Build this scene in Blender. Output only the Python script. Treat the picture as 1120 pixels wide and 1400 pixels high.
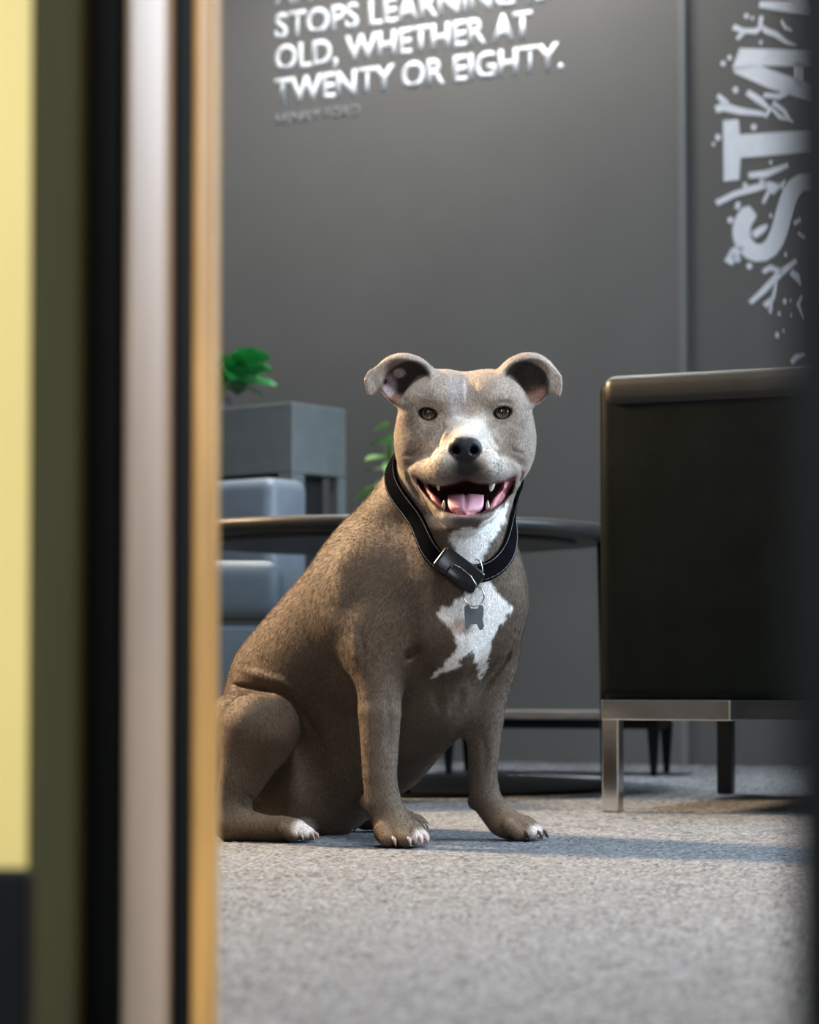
import bpy, bmesh, math, random
import numpy as np
from mathutils import Vector, Matrix

# ------------------------------------------------------------------ clear
for o in list(bpy.data.objects):
    bpy.data.objects.remove(o, do_unlink=True)
SC = bpy.context.scene
COL = SC.collection
R = math.radians
rng = np.random.default_rng(7)
random.seed(7)

# ------------------------------------------------------------------ camera
IMG_W, IMG_H = 1120, 1400
LENS, SENSOR = 70.0, 24.0
F = LENS / SENSOR * IMG_W            # focal length in pixels
CAM_H = 0.225                        # camera height above the carpet
PITCH = R(2.0)
HORIZON = 930.0
CY = HORIZON - F * math.tan(PITCH)   # principal point row
D0 = F / 1000.0                      # the distance where one pixel is one millimetre (the dog)
cam_d = bpy.data.cameras.new('camera')
cam_d.lens = LENS; cam_d.sensor_width = SENSOR; cam_d.sensor_fit = 'HORIZONTAL'
cam_d.shift_y = (CY - IMG_H / 2) / IMG_W
cam_d.clip_start = 0.02
cam_d.dof.use_dof = True
cam_d.dof.focus_distance = D0 - 0.03
cam_d.dof.aperture_fstop = 4.6
cam = bpy.data.objects.new('camera', cam_d); COL.objects.link(cam)
cam.location = (0, 0, CAM_H); cam.rotation_euler = (R(90) + PITCH, 0, 0)
SC.camera = cam

# ------------------------------------------------------------------ world, lights, exposure
world = bpy.data.worlds.new('world'); SC.world = world
world.use_nodes = True
wb = world.node_tree.nodes['Background']
wb.inputs[0].default_value = (0.80, 0.90, 1.0, 1); wb.inputs[1].default_value = 0.03
SC.view_settings.view_transform = 'Standard'; SC.view_settings.look = 'None'
SC.view_settings.exposure = 0.0; SC.view_settings.gamma = 1.0
SC.view_settings.use_curve_mapping = False

def area(name, loc, target, sx, sy, power, col, spread=180):
    l = bpy.data.lights.new(name, 'AREA'); l.shape = 'RECTANGLE'; l.size = sx; l.size_y = sy
    l.energy = power; l.color = col; l.spread = R(spread)
    o = bpy.data.objects.new(name, l); COL.objects.link(o)
    o.location = loc
    o.rotation_euler = (Vector(target) - Vector(loc)).to_track_quat('-Z', 'Y').to_euler()
    return o
# daylight from the windows in the right wall of the room, and the ceiling panels of room and hall
# (the ceiling beams are narrowed to keep their light off walls and furniture)
area('window_daylight', (2.42, 3.3, 1.5), (0.0, 3.55, 0.9), 1.8, 1.7, 122, (0.64, 0.82, 1.0), 130)
area('left_light_warm', (-2.25, 4.75, 2.25), (-0.05, 3.30, 0.45), 0.45, 0.45, 104, (1.0, 0.70, 0.41), 76)  # warm light from the upper left; its source is unseen
area('ceiling_light_near', (0.10, 2.15, 2.66), (0.10, 2.15, 0), 0.5, 0.5, 37, (0.92, 0.96, 1.0), 110)
area('ceiling_light_table', (0.0, 5.15, 2.66), (0.0, 5.15, 0), 0.4, 0.4, 20, (0.96, 0.98, 1.0), 70)
area('ceiling_light_wall', (-0.30, 6.3, 2.66), (-0.30, 6.3, 0), 2.2, 0.4, 38, (1.0, 0.98, 0.94), 160)
area('ceiling_light_hall', (0.30, -0.7, 2.45), (-0.3, 1.3, 0.6), 0.5, 0.5, 18, (1.0, 0.93, 0.80), 130)
area('hall_window_daylight', (-0.9, -3.0, 2.25), (-0.2, 1.5, 0.9), 1.3, 1.2, 205, (0.80, 0.88, 1.0))

# ------------------------------------------------------------------ pixel -> world helpers
SP, CP = math.sin(PITCH), math.cos(PITCH)
def ray(px, py):
    sx = (px - IMG_W / 2) / F; sy = (CY - py) / F
    return Vector((sx, CP - sy * SP, SP + sy * CP))
CAM = Vector((0, 0, CAM_H))
def at_y(px, py, Y):
    d = ray(px, py); return CAM + d * (Y / d.y)
def at_r(px, py, r):                 # r = distance in units of the dog's distance
    return at_y(px, py, D0 * r)
def on_floor(px, py):
    d = ray(px, py); return CAM + d * (-CAM_H / d.z)
def on_plane(px, py, p0, n):
    d = ray(px, py); return CAM + d * ((p0 - CAM).dot(n) / d.dot(n))
def to_px(P):                        # P: (N,3) metres -> pixel columns, rows
    x = P[:, 0]; y = P[:, 1]; z = P[:, 2] - CAM_H
    fw = y * CP + z * SP; up = -y * SP + z * CP
    return IMG_W / 2 + F * x / fw, CY - F * up / fw

# ------------------------------------------------------------------ object helpers
def tag(o, label=None, cat=None, group=None, kind=None):
    if label: o['label'] = label
    if cat: o['category'] = cat
    if group: o['group'] = group
    if kind: o['kind'] = kind
    return o
def link(o, parent=None):
    COL.objects.link(o)
    if parent is not None: o.parent = parent
    return o
def empty(name, loc=(0, 0, 0), rz=0.0):
    o = bpy.data.objects.new(name, None); COL.objects.link(o)
    o.location = loc; o.rotation_euler = (0, 0, rz); o.empty_display_size = 0.05
    return o
def bm_obj(name, bm, mat, parent=None, smooth=False):
    me = bpy.data.meshes.new(name)
    bm.normal_update(); bm.to_mesh(me); bm.free()
    me.materials.append(mat)
    if smooth:
        me.polygons.foreach_set('use_smooth', [True] * len(me.polygons))
    return link(bpy.data.objects.new(name, me), parent)
def add_box(bm, lo, hi, bevel=0.0, seg=2):
    lo = Vector(lo); hi = Vector(hi)
    r = bmesh.ops.create_cube(bm, size=1.0, matrix=Matrix.Translation((lo + hi) / 2) @ Matrix.Diagonal((*(hi - lo), 1)))
    if bevel > 0:
        es = list({e for v in r['verts'] for e in v.link_edges})
        bmesh.ops.bevel(bm, geom=es, offset=bevel, segments=seg, profile=0.5, affect='EDGES')
def box(name, lo, hi, mat, parent=None, bevel=0.0, seg=2, smooth=False):
    bm = bmesh.new(); add_box(bm, lo, hi, bevel, seg)
    o = bm_obj(name, bm, mat, parent, smooth)
    return o
def add_tube(bm, pts, radii, n=10, closed=False, cap=True):
    pts = [Vector(p) for p in pts]
    if not hasattr(radii, '__len__'): radii = [radii] * len(pts)
    rings = []; prev = None
    m = len(pts)
    for i, p in enumerate(pts):
        a = pts[(i - 1) % m] if (closed or i > 0) else p
        b = pts[(i + 1) % m] if (closed or i < m - 1) else p
        t = (b - a).normalized()
        if prev is None:
            u = t.orthogonal().normalized()
        else:
            u = (prev - t * prev.dot(t)).normalized()
        prev = u; w = t.cross(u)
        rings.append([bm.verts.new(p + (u * math.cos(2 * math.pi * k / n) + w * math.sin(2 * math.pi * k / n)) * radii[i]) for k in range(n)])
    cnt = m if closed else m - 1
    for i in range(cnt):
        A = rings[i]; B = rings[(i + 1) % m]
        for k in range(n):
            bm.faces.new((A[k], A[(k + 1) % n], B[(k + 1) % n], B[k]))
    if cap and not closed:
        bm.faces.new(rings[0][::-1]); bm.faces.new(rings[-1])
def tube(name, pts, radii, mat, parent=None, n=10, closed=False):
    bm = bmesh.new(); add_tube(bm, pts, radii, n, closed)
    bmesh.ops.recalc_face_normals(bm, faces=bm.faces)
    return bm_obj(name, bm, mat, parent, True)
def lathe(name, prof, mat, parent=None, n=48, centre=(0, 0)):
    bm = bmesh.new(); rings = []
    for r, z in prof:
        rings.append([bm.verts.new((centre[0] + r * math.cos(2 * math.pi * k / n), centre[1] + r * math.sin(2 * math.pi * k / n), z)) for k in range(n)])
    for A, B in zip(rings[:-1], rings[1:]):
        for k in range(n):
            bm.faces.new((A[k], A[(k + 1) % n], B[(k + 1) % n], B[k]))
    bm.faces.new(rings[0][::-1]); bm.faces.new(rings[-1])
    bmesh.ops.recalc_face_normals(bm, faces=bm.faces)
    return bm_obj(name, bm, mat, parent, True)
def mesh_np(name, V, Fq, mat, parent=None, smooth=True):
    me = bpy.data.meshes.new(name)
    n = Fq.shape[1]
    me.vertices.add(len(V)); me.vertices.foreach_set('co', np.ascontiguousarray(V, np.float32).ravel())
    me.loops.add(Fq.size); me.loops.foreach_set('vertex_index', np.ascontiguousarray(Fq, np.int32).ravel())
    me.polygons.add(len(Fq)); me.polygons.foreach_set('loop_start', np.arange(0, Fq.size, n, dtype=np.int32))
    me.polygons.foreach_set('use_smooth', np.full(len(Fq), smooth))
    me.update(calc_edges=True)
    if mat: me.materials.append(mat)
    return link(bpy.data.objects.new(name, me), parent)

# ------------------------------------------------------------------ materials
def mat(name, col, rough=0.5, metal=0.0, noise=0.0, nscale=20.0, bump=0.0, bscale=200.0, spec=0.5, stretch=None, sheen=0.0, coat=0.0):
    m = bpy.data.materials.new(name); m.use_nodes = True
    nt = m.node_tree; b = nt.nodes['Principled BSDF']
    b.inputs['Base Color'].default_value = (*col, 1); b.inputs['Roughness'].default_value = rough
    b.inputs['Metallic'].default_value = metal; b.inputs['Specular IOR Level'].default_value = spec
    b.inputs['Sheen Weight'].default_value = sheen; b.inputs['Coat Weight'].default_value = coat; b.inputs['Coat Roughness'].default_value = 0.28
    tc = nt.nodes.new('ShaderNodeTexCoord'); src = tc.outputs['Object']
    if stretch:
        mp = nt.nodes.new('ShaderNodeMapping'); mp.inputs['Scale'].default_value = stretch
        nt.links.new(src, mp.inputs['Vector']); src = mp.outputs['Vector']
    if noise > 0:
        n = nt.nodes.new('ShaderNodeTexNoise'); n.inputs['Scale'].default_value = nscale; n.inputs['Detail'].default_value = 6
        nt.links.new(src, n.inputs['Vector'])
        rp = nt.nodes.new('ShaderNodeValToRGB')
        rp.color_ramp.elements[0].position = 0.3; rp.color_ramp.elements[1].position = 0.7
        rp.color_ramp.elements[0].color = (*[c * (1 - noise) for c in col], 1)
        rp.color_ramp.elements[1].color = (*[min(1, c * (1 + noise)) for c in col], 1)
        nt.links.new(n.outputs['Fac'], rp.inputs['Fac']); nt.links.new(rp.outputs['Color'], b.inputs['Base Color'])
    if bump > 0:
        n2 = nt.nodes.new('ShaderNodeTexNoise'); n2.inputs['Scale'].default_value = bscale; n2.inputs['Detail'].default_value = 4
        nt.links.new(src, n2.inputs['Vector'])
        bp = nt.nodes.new('ShaderNodeBump'); bp.inputs['Strength'].default_value = bump; bp.inputs['Distance'].default_value = 0.002
        nt.links.new(n2.outputs['Fac'], bp.inputs['Height']); nt.links.new(bp.outputs['Normal'], b.inputs['Normal'])
    return m
M_WALL = mat('charcoal_wall_paint', (0.125, 0.122, 0.118), 0.6, noise=0.06, nscale=3, bump=0.15, bscale=260)
M_WALL2 = mat('charcoal_mural_paint', (0.105, 0.102, 0.098), 0.6, noise=0.06, nscale=3, bump=0.15, bscale=260)
M_CEIL = mat('ceiling_paint', (0.55, 0.55, 0.54), 0.8, noise=0.03)
M_YELLOW = mat('yellow_wall_paint', (0.80, 0.62, 0.20), 0.55, noise=0.03, nscale=6, bump=0.1)
M_DARKPAINT = mat('black_frame_paint', (0.004, 0.005, 0.005), 0.5, noise=0.1, spec=0.12)
M_GREYPAINT = mat('room_side_wall_paint', (0.16, 0.16, 0.155), 0.7, noise=0.05)
M_WOOD = mat('varnished_orange_wood', (0.62, 0.33, 0.09), 0.38, noise=0.22, nscale=9, stretch=(6, 6, 0.7))
M_PALEWOOD = mat('pale_edge_veneer', (0.58, 0.43, 0.32), 0.45, coat=1.0, noise=0.12, nscale=7, stretch=(6, 6, 0.7), spec=0.6)
M_LEATHER_TOP = mat('black_leather_lit_top', (0.012, 0.012, 0.011), 0.4, noise=0.2, nscale=14, bump=0.25, bscale=330, spec=0.4)  # lit top edge put into a paler, glossier leather
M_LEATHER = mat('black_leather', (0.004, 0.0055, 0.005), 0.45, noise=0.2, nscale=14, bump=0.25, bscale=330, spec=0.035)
M_LEATHER_G = mat('slate_leather', (0.115, 0.14, 0.17), 0.45, noise=0.12, nscale=14, bump=0.25, bscale=330)
M_CHROME = mat('polished_chrome', (0.72, 0.70, 0.67), 0.12, metal=1.0, noise=0.04)
M_DARKSTEEL = mat('dark_steel', (0.03, 0.03, 0.03), 0.3, metal=0.6, noise=0.1)
M_TABLE = mat('dark_table_lacquer', (0.030, 0.028, 0.026), 0.42, noise=0.2, nscale=12, spec=0.3)
M_CABINET = mat('grey_cabinet_lacquer', (0.16, 0.18, 0.185), 0.5, noise=0.08)
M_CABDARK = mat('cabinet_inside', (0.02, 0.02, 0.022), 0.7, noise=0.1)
M_BENCH = mat('bench_walnut', (0.12, 0.10, 0.085), 0.4, noise=0.2, nscale=15, stretch=(1, 8, 8))
M_BLACK = mat('black_plastic', (0.004, 0.0045, 0.006), 0.25, noise=0.1, spec=0.35)
M_STRAP = mat('black_nylon_strap', (0.004, 0.004, 0.005), 0.8, noise=0.2, nscale=60, bump=0.2, bscale=900, spec=0.0)
M_STITCH = mat('grey_stitching', (0.22, 0.22, 0.22), 0.7, noise=0.1)
M_TAG = mat('slate_metal_tag', (0.09, 0.11, 0.125), 0.35, metal=0.3, noise=0.08)
M_STEEL = mat('steel_ring', (0.45, 0.45, 0.45), 0.2, metal=1.0, noise=0.05)
M_PRINT = mat('white_vinyl_print', (0.80, 0.82, 0.86), 0.6, noise=0.03)
M_PRINT2 = mat('grey_vinyl_print', (0.24, 0.235, 0.25), 0.6, noise=0.03)
M_MURAL = mat('white_mural_paint', (0.70, 0.73, 0.80), 0.6, noise=0.05, nscale=30)
M_LEAF = mat('leaf_green', (0.03, 0.30, 0.07), 0.3, noise=0.3, nscale=25)
M_LEAF2 = mat('leaf_pale_green', (0.28, 0.48, 0.16), 0.45, noise=0.25, nscale=25)
M_POT = mat('pot_ceramic', (0.10, 0.10, 0.10), 0.5, noise=0.1)
M_STEM = mat('plant_stem', (0.10, 0.16, 0.05), 0.6, noise=0.2)
M_TEETH = mat('tooth_enamel', (0.72, 0.66, 0.54), 0.25, noise=0.08, nscale=80)
M_CLAW = mat('claw_horn', (0.34, 0.24, 0.20), 0.35, noise=0.15, nscale=120)
M_CLAWD = mat('claw_dark_horn', (0.05, 0.035, 0.03), 0.35, noise=0.15, nscale=120)
M_TONGUE = mat('tongue_flesh', (0.72, 0.36, 0.43), 0.35, noise=0.10, nscale=60, bump=0.5, bscale=700)
M_WHITEP = mat('window_frame_white', (0.7, 0.7, 0.7), 0.5, noise=0.03)
M_LAMPP = mat('light_panel_frame', (0.7, 0.7, 0.7), 0.5, noise=0.03)

# ================================================================== THE SETTING
ALPHA = R(27.0)
PW = on_floor(700, 1041)                                  # foot of the far wall
N_W = Vector((-math.sin(ALPHA), -math.cos(ALPHA), 0))     # its normal, towards the room
T_W = Vector((math.cos(ALPHA), -math.sin(ALPHA), 0))
def wall_s(px, py): return (on_plane(px, py, PW, N_W) - PW).dot(T_W)
SEAM = wall_s(931, 500)
CEIL = 2.75
def wall_obj(name, lo, hi, m, loc=(0, 0, 0), rz=0.0):
    o = box(name, lo, hi, m); o.location = loc; o.rotation_euler = (0, 0, rz)
    return tag(o, kind='structure')
wall_obj('wall_back', (-3.6, 0, 0), (SEAM, 0.2, CEIL), M_WALL, PW, -ALPHA)
wall_obj('wall_back_right', (SEAM, 0.015, 0), (2.75, 0.2, CEIL), M_WALL2, PW, -ALPHA)
M_LIT_RETURN = mat('lit_return_grey', (0.17, 0.175, 0.175), 0.5, noise=0.04)  # light on the wall step put into a paler grey strip
wall_obj('lit_return', (SEAM - 0.004, -0.002, 0), (SEAM + 0.016, 0.02, CEIL), M_LIT_RETURN, PW, -ALPHA)
wall_obj('wall_left', (-2.75, 1.3, 0), (-2.6, 8.4, CEIL), M_GREYPAINT)
# right wall with its window opening
wall_obj('wall_right', (2.5, 1.5, 0), (2.65, 3.05, CEIL), M_GREYPAINT)
wall_obj('wall_right_below_window', (2.5, 3.05, 0), (2.65, 5.15, 0.45), M_GREYPAINT)
wall_obj('wall_right_above_window', (2.5, 3.05, 2.45), (2.65, 5.15, CEIL), M_GREYPAINT)
wall_obj('wall_right_far', (2.5, 5.15, 0), (2.65, 5.75, CEIL), M_GREYPAINT)
win = tag(empty('window_1', (2.575, 4.10, 0.45)), kind='structure')
def glass_mat():
    m = bpy.data.materials.new('window_glass'); m.use_nodes = True
    nt = m.node_tree; b = nt.nodes['Principled BSDF']
    b.inputs['Base Color'].default_value = (0.95, 0.98, 1, 1); b.inputs['Roughness'].default_value = 0.02
    b.inputs['Transmission Weight'].default_value = 1.0; b.inputs['IOR'].default_value = 1.45
    return m
M_GLASS = glass_mat()
for y in (-1.05, -0.35, 0.35, 1.05):
    box('mullion', (-0.03, y - 0.025, 0), (0.03, y + 0.025, 2.0), M_WHITEP, win)
for z in (0.0, 1.95):
    box('transom', (-0.03, -1.05, z), (0.03, 1.05, z + 0.05), M_WHITEP, win)
for y in (-0.7, 0.0, 0.7):
    box('pane', (-0.004, y - 0.33, 0.05), (0.004, y + 0.33, 1.95), M_GLASS, win)
wall_obj('ceiling', (-2.75, 1.3, CEIL), (2.65, 8.4, CEIL + 0.1), M_CEIL)

# wall between hall and room, yellow, with the doorway the picture is taken through
YW0, YW1 = 1.30, 1.505
X_REV = at_y(39, 700, YW0).x
YM = YW1 - 0.03
wall_obj('wall_hall_left', (-2.75, YW0, 0), (X_REV, YM, CEIL), M_YELLOW)
wall_obj('wall_hall_right', (0.40, YW0, 0), (2.65, YM, CEIL), M_YELLOW)
wall_obj('wall_hall_header', (X_REV, YW0, 2.15), (0.40, YM, CEIL), M_YELLOW)
wall_obj('wall_front_left', (-2.75, YM, 0), (X_REV, YW1, CEIL), M_GREYPAINT)
wall_obj('wall_front_right', (0.40, YM, 0), (2.65, YW1, CEIL), M_GREYPAINT)
wall_obj('wall_front_header', (X_REV, YM, 2.15), (0.40, YW1, CEIL), M_GREYPAINT)
M_OLIVE = mat('shaded_reveal_olive', (0.066, 0.060, 0.026), 0.9, noise=0.06, nscale=5, spec=0.03)  # shade on the yellow reveal put into a dark olive colour
wall_obj('shaded_reveal', (X_REV, YW0 + 0.004, 0), (X_REV + 0.004, YW1, 2.15), M_OLIVE)
ZB = at_y(20, 1186, YW0).z
bb = box('baseboard_front', (-2.75, YW0 - 0.012, 0), (X_REV + 0.003, YW0, ZB), M_DARKPAINT, bevel=0.003)
tag(bb, kind='structure')

# edge of the sliding door: black post, pale edge strip, dark seal, orange wooden stile
def xs(px, Y): return at_y(px, 700, Y).x
door = tag(empty('door_1', (xs(210, YW1), YW1, 0)), kind='structure')
def dbox(name, x0, x1, y0, y1, m, bev=0.002, z1=2.15):
    o = box(name, (x0 - door.location.x, y0 - YW1, 0), (x1 - door.location.x, y1 - YW1, z1), m, door, bev)
    return o
dbox('frame_post', xs(100, YW1 + .02), xs(167, YW1 + .02), YW1 + .001, YW1 + 0.07, M_DARKPAINT)
dbox('edge_strip', xs(167, YW1), xs(234, YW1), YW1, YW1 + 0.05, M_PALEWOOD, 0.005)
dbox('rubber_seal', xs(232, YW1 + .02), xs(266, YW1 + .02), YW1 + 0.02, YW1 + 0.06, M_DARKPAINT)
dbox('wooden_stile', xs(262, YW1 + .005), xs(294, YW1 + .005), YW1 + 0.005, YW1 + 0.045, M_WOOD, 0.004)

# black door leaf standing open on the other side, its edge close to the lens
NE = at_y(1074, 700, 0.52)
leaf = tag(empty('door_2', (NE.x, NE.y, 0), math.atan2(1.36 - NE.y, 0.40 - NE.x)), kind='structure')
LL = math.hypot(1.36 - NE.y, 0.40 - NE.x)
box('door_leaf', (0, -0.04, 0.01), (LL, 0, 2.13), M_DARKPAINT, leaf, 0.002)
bm = bmesh.new(); add_tube(bm, [(0.07, -0.04, 1.02), (0.07, -0.085, 1.02), (0.19, -0.085, 1.02)], 0.009, 10)
bm_obj('door_handle', bm, M_DARKSTEEL, leaf, True)

# floor with short looped carpet pile
M_CARPET = mat('grey_carpet_backing', (0.11, 0.112, 0.116), 0.95, noise=0.35, nscale=260, bump=0.6, bscale=300, spec=0.1)
floor = tag(box('floor', (-3.6, -2.5, -0.08), (3.2, 8.9, -0.003), M_CARPET), kind='structure')
def carpet_mat():
    m = bpy.data.materials.new('grey_carpet_loops'); m.use_nodes = True
    nt = m.node_tree; b = nt.nodes['Principled BSDF']
    b.inputs['Roughness'].default_value = 0.95; b.inputs['Specular IOR Level'].default_value = 0.1
    a = nt.nodes.new('ShaderNodeAttribute'); a.attribute_name = 'tint'
    rp = nt.nodes.new('ShaderNodeValToRGB')
    rp.color_ramp.elements[0].color = (0.026, 0.0275, 0.0295, 1); rp.color_ramp.elements[1].color = (0.192, 0.203, 0.219, 1)
    nt.links.new(a.outputs['Fac'], rp.inputs['Fac']); nt.links.new(rp.outputs['Color'], b.inputs['Base Color'])
    return m
def make_pile():
    # rows get wider apart with distance; each vertex is the top or the foot of a yarn loop
    ys = [1.36]
    while ys[-1] < 6.9: ys.append(ys[-1] + 0.0042 * (1.0 if ys[-1] < 3.6 else 1.0 + (ys[-1] - 3.6) * 1.6))
    ys = np.array(ys); nx = 300
    u = np.concatenate([-np.linspace(1, 0, 91)[:-1] ** 1.3 * 0.9 , np.linspace(0, 1, nx), 1 + np.linspace(0, 1, 91)[1:] ** 1.3 * 0.9])
    nx = len(u)
    x0 = np.clip(-0.105 * ys - 0.12, -1, 0); x1 = np.clip(0.178 * ys + 0.08, 0, 2)
    X = x0[:, None] + (x1 - x0)[:, None] * u[None]; Y = np.repeat(ys[:, None], nx, 1)
    X = X + rng.normal(0, 0.0008, X.shape); Y = Y + rng.normal(0, 0.0008, X.shape)
    h = rng.random(X.shape)
    h = 0.65 * h + 0.35 * (h + np.roll(h, 1, 0) + np.roll(h, 1, 1) + np.roll(h, -1, 1)) / 4
    Z = -0.0025 + 0.0036 * h
    V = np.stack([X, Y, Z], -1).reshape(-1, 3)
    i = np.arange(len(ys) - 1)[:, None] * nx + np.arange(nx - 1)[None]
    Q = np.stack([i, i + 1, i + nx + 1, i + nx], -1).reshape(-1, 4)
    o = mesh_np('carpet_pile', V, Q, carpet_mat(), floor)
    big = rng.normal(0, 1, (len(ys) // 6 + 2, nx // 6 + 2))
    big = np.kron(big, np.ones((6, 6)))[:len(ys), :nx]
    t = 0.5 + 0.22 * rng.normal(0, 1, X.shape) + 0.04 * big
    at = o.data.attributes.new('tint', 'FLOAT', 'POINT')
    at.data.foreach_set('value', np.clip(t, 0, 1).astype(np.float32).ravel())
    tag(o, kind='stuff')
make_pile()

# ================================================================== LETTERING ON THE FAR WALL
def text_bm(body, bold=0.0):
    cu = bpy.data.curves.new('lettering', 'FONT'); cu.body = body; cu.size = 1.0; cu.offset = bold; cu.resolution_u = 4
    o = bpy.data.objects.new('lettering', cu); COL.objects.link(o)
    dg = bpy.context.evaluated_depsgraph_get()
    me = bpy.data.meshes.new_from_object(o.evaluated_get(dg))
    bpy.data.objects.remove(o, do_unlink=True)
    bm = bmesh.new(); bm.from_mesh(me); bpy.data.meshes.remove(me)
    return bm
def bm_bounds(bm):
    xs_ = [v.co.x for v in bm.verts]; ys_ = [v.co.y for v in bm.verts]
    return min(xs_), max(xs_), min(ys_), max(ys_)
def wall_frame(s, z, off=0.0):
    p = PW + T_W * s - N_W * off
    return Matrix(((T_W.x, 0, N_W.x, p.x), (T_W.y, 0, N_W.y, p.y), (0, 1, 0, z), (0, 0, 0, 1)))
def extrude_flat(bm, th):
    r = bmesh.ops.extrude_face_region(bm, geom=list(bm.faces))
    bmesh.ops.translate(bm, verts=[g for g in r['geom'] if isinstance(g, bmesh.types.BMVert)], vec=(0, 0, th))
    bmesh.ops.recalc_face_normals(bm, faces=bm.faces)
p = on_plane(377, 143, PW, N_W)
quote = empty('wall_quote', (p.x, p.y, p.z))
tag(quote, 'white capital lettering of a quotation about learning on the charcoal wall', 'lettering')
def quote_line(body, px0, py0, px1, cap_px, m, bold, parent):
    bm = text_bm(body, bold); x0, x1, _, y1 = bm_bounds(bm)
    cb = text_bm('E', bold); cap = bm_bounds(cb)[3]; cb.free()
    P0 = on_plane(px0, py0, PW, N_W); s0 = (P0 - PW).dot(T_W); s1 = wall_s(px1, py0)
    r = (P0.y) / F
    sx = (s1 - s0) / (x1 - x0); sz = cap_px * r / cap
    for v in bm.verts: v.co = Vector(((v.co.x - x0) * sx, v.co.y * sz, 0))
    extrude_flat(bm, 0.0015)
    bm.transform(Matrix.Translation(-parent.location) @ wall_frame(s0, P0.z, 0.0))
    return bm_obj('text_line', bm, m, parent)
quote_line('ANYONE WHO', 375, 6, 640, 34, M_PRINT, 0.03, quote)
quote_line('STOPS LEARNING IS', 376, 53, 751, 35, M_PRINT, 0.03, quote)
quote_line('OLD, WHETHER AT', 376, 97, 728, 35, M_PRINT, 0.03, quote)
quote_line('TWENTY OR EIGHTY.', 375, 143, 771, 35, M_PRINT, 0.03, quote)
quote_line('HENRY FORD', 378, 171, 493, 15, M_PRINT2, 0.012, quote)

# tall painted word running up the wall, letter tops to the left, with splashes round it
PM = PW - N_W * 0.015
def mural_pt(px, py): return on_plane(px, py, PM, N_W)
p = mural_pt(1045, 300)
mural = empty('wall_mural', (p.x, p.y, p.z))
tag(mural, 'large white brush lettering STAY running up the recessed wall with paint splashes', 'mural')
def poly_bm(bm, pts, th=0.0015):
    vs = [bm.verts.new((q - mural.location) + N_W * th) for q in (mural_pt(*a) for a in pts)]
    ws = [bm.verts.new(q - mural.location) for q in (mural_pt(*a) for a in pts)]
    n = len(vs)
    bm.faces.new(vs)
    for k in range(n): bm.faces.new((vs[k], ws[k], ws[(k + 1) % n], vs[(k + 1) % n]))
def stroke(bm, pts, w):
    # brush stroke of changing width along pixel points
    L = []; Rr = []
    for i, (x, y) in enumerate(pts):
        a = pts[max(i - 1, 0)]; b = pts[min(i + 1, len(pts) - 1)]
        dx, dy = b[0] - a[0], b[1] - a[1]; l = math.hypot(dx, dy) or 1
        ww = w[i] if hasattr(w, '__len__') else w
        L.append((x - dy / l * ww, y + dx / l * ww)); Rr.append((x + dy / l * ww, y - dx / l * ww))
    for i in range(len(pts) - 1):
        poly_bm(bm, [L[i], L[i + 1], Rr[i + 1], Rr[i]])
def bez(p0, p1, p2, p3, n=10):
    out = []
    for k in range(n + 1):
        t = k / n
        out.append(tuple((1 - t) ** 3 * p0[i] + 3 * (1 - t) ** 2 * t * p1[i] + 3 * (1 - t) * t * t * p2[i] + t ** 3 * p3[i] for i in (0, 1)))
    return out
def letter(build):
    bm = bmesh.new(); build(bm); bmesh.ops.recalc_face_normals(bm, faces=bm.faces)
    bm_obj('letter', bm, M_MURAL, mural)
def L_S(bm):
    pts = bez((1030, 288), (1008, 300), (1008, 338), (1034, 346)) + bez((1034, 346), (1078, 352), (1066, 262), (1098, 250))[1:] + bez((1098, 250), (1140, 238), (1150, 290), (1128, 308))[1:]
    stroke(bm, pts, [8] + [12] * (len(pts) - 2) + [9])
def L_T(bm):
    poly_bm(bm, [(989, 165), (1010, 163), (1012, 184), (1150, 176), (1150, 205), (1013, 216), (1011, 246), (990, 248)])
def L_A(bm):
    poly_bm(bm, [(1012, 66), (1150, 70), (1150, 92), (1040, 90), (1005, 96), (1002, 92)])
    poly_bm(bm, [(1002, 92), (1040, 90), (1150, 128), (1150, 150), (1050, 120), (1005, 100)])
    poly_bm(bm, [(1088, 84), (1102, 86), (1102, 118), (1088, 116)])
def L_Y(bm):
    poly_bm(bm, [(1046, -22), (1150, 4), (1150, 26), (1078, 17), (1038, 10), (1040, 2), (1092, 2), (1060, -6)])
for f_ in (L_S, L_T, L_A, L_Y): letter(f_)
bm = bmesh.new()
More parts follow.
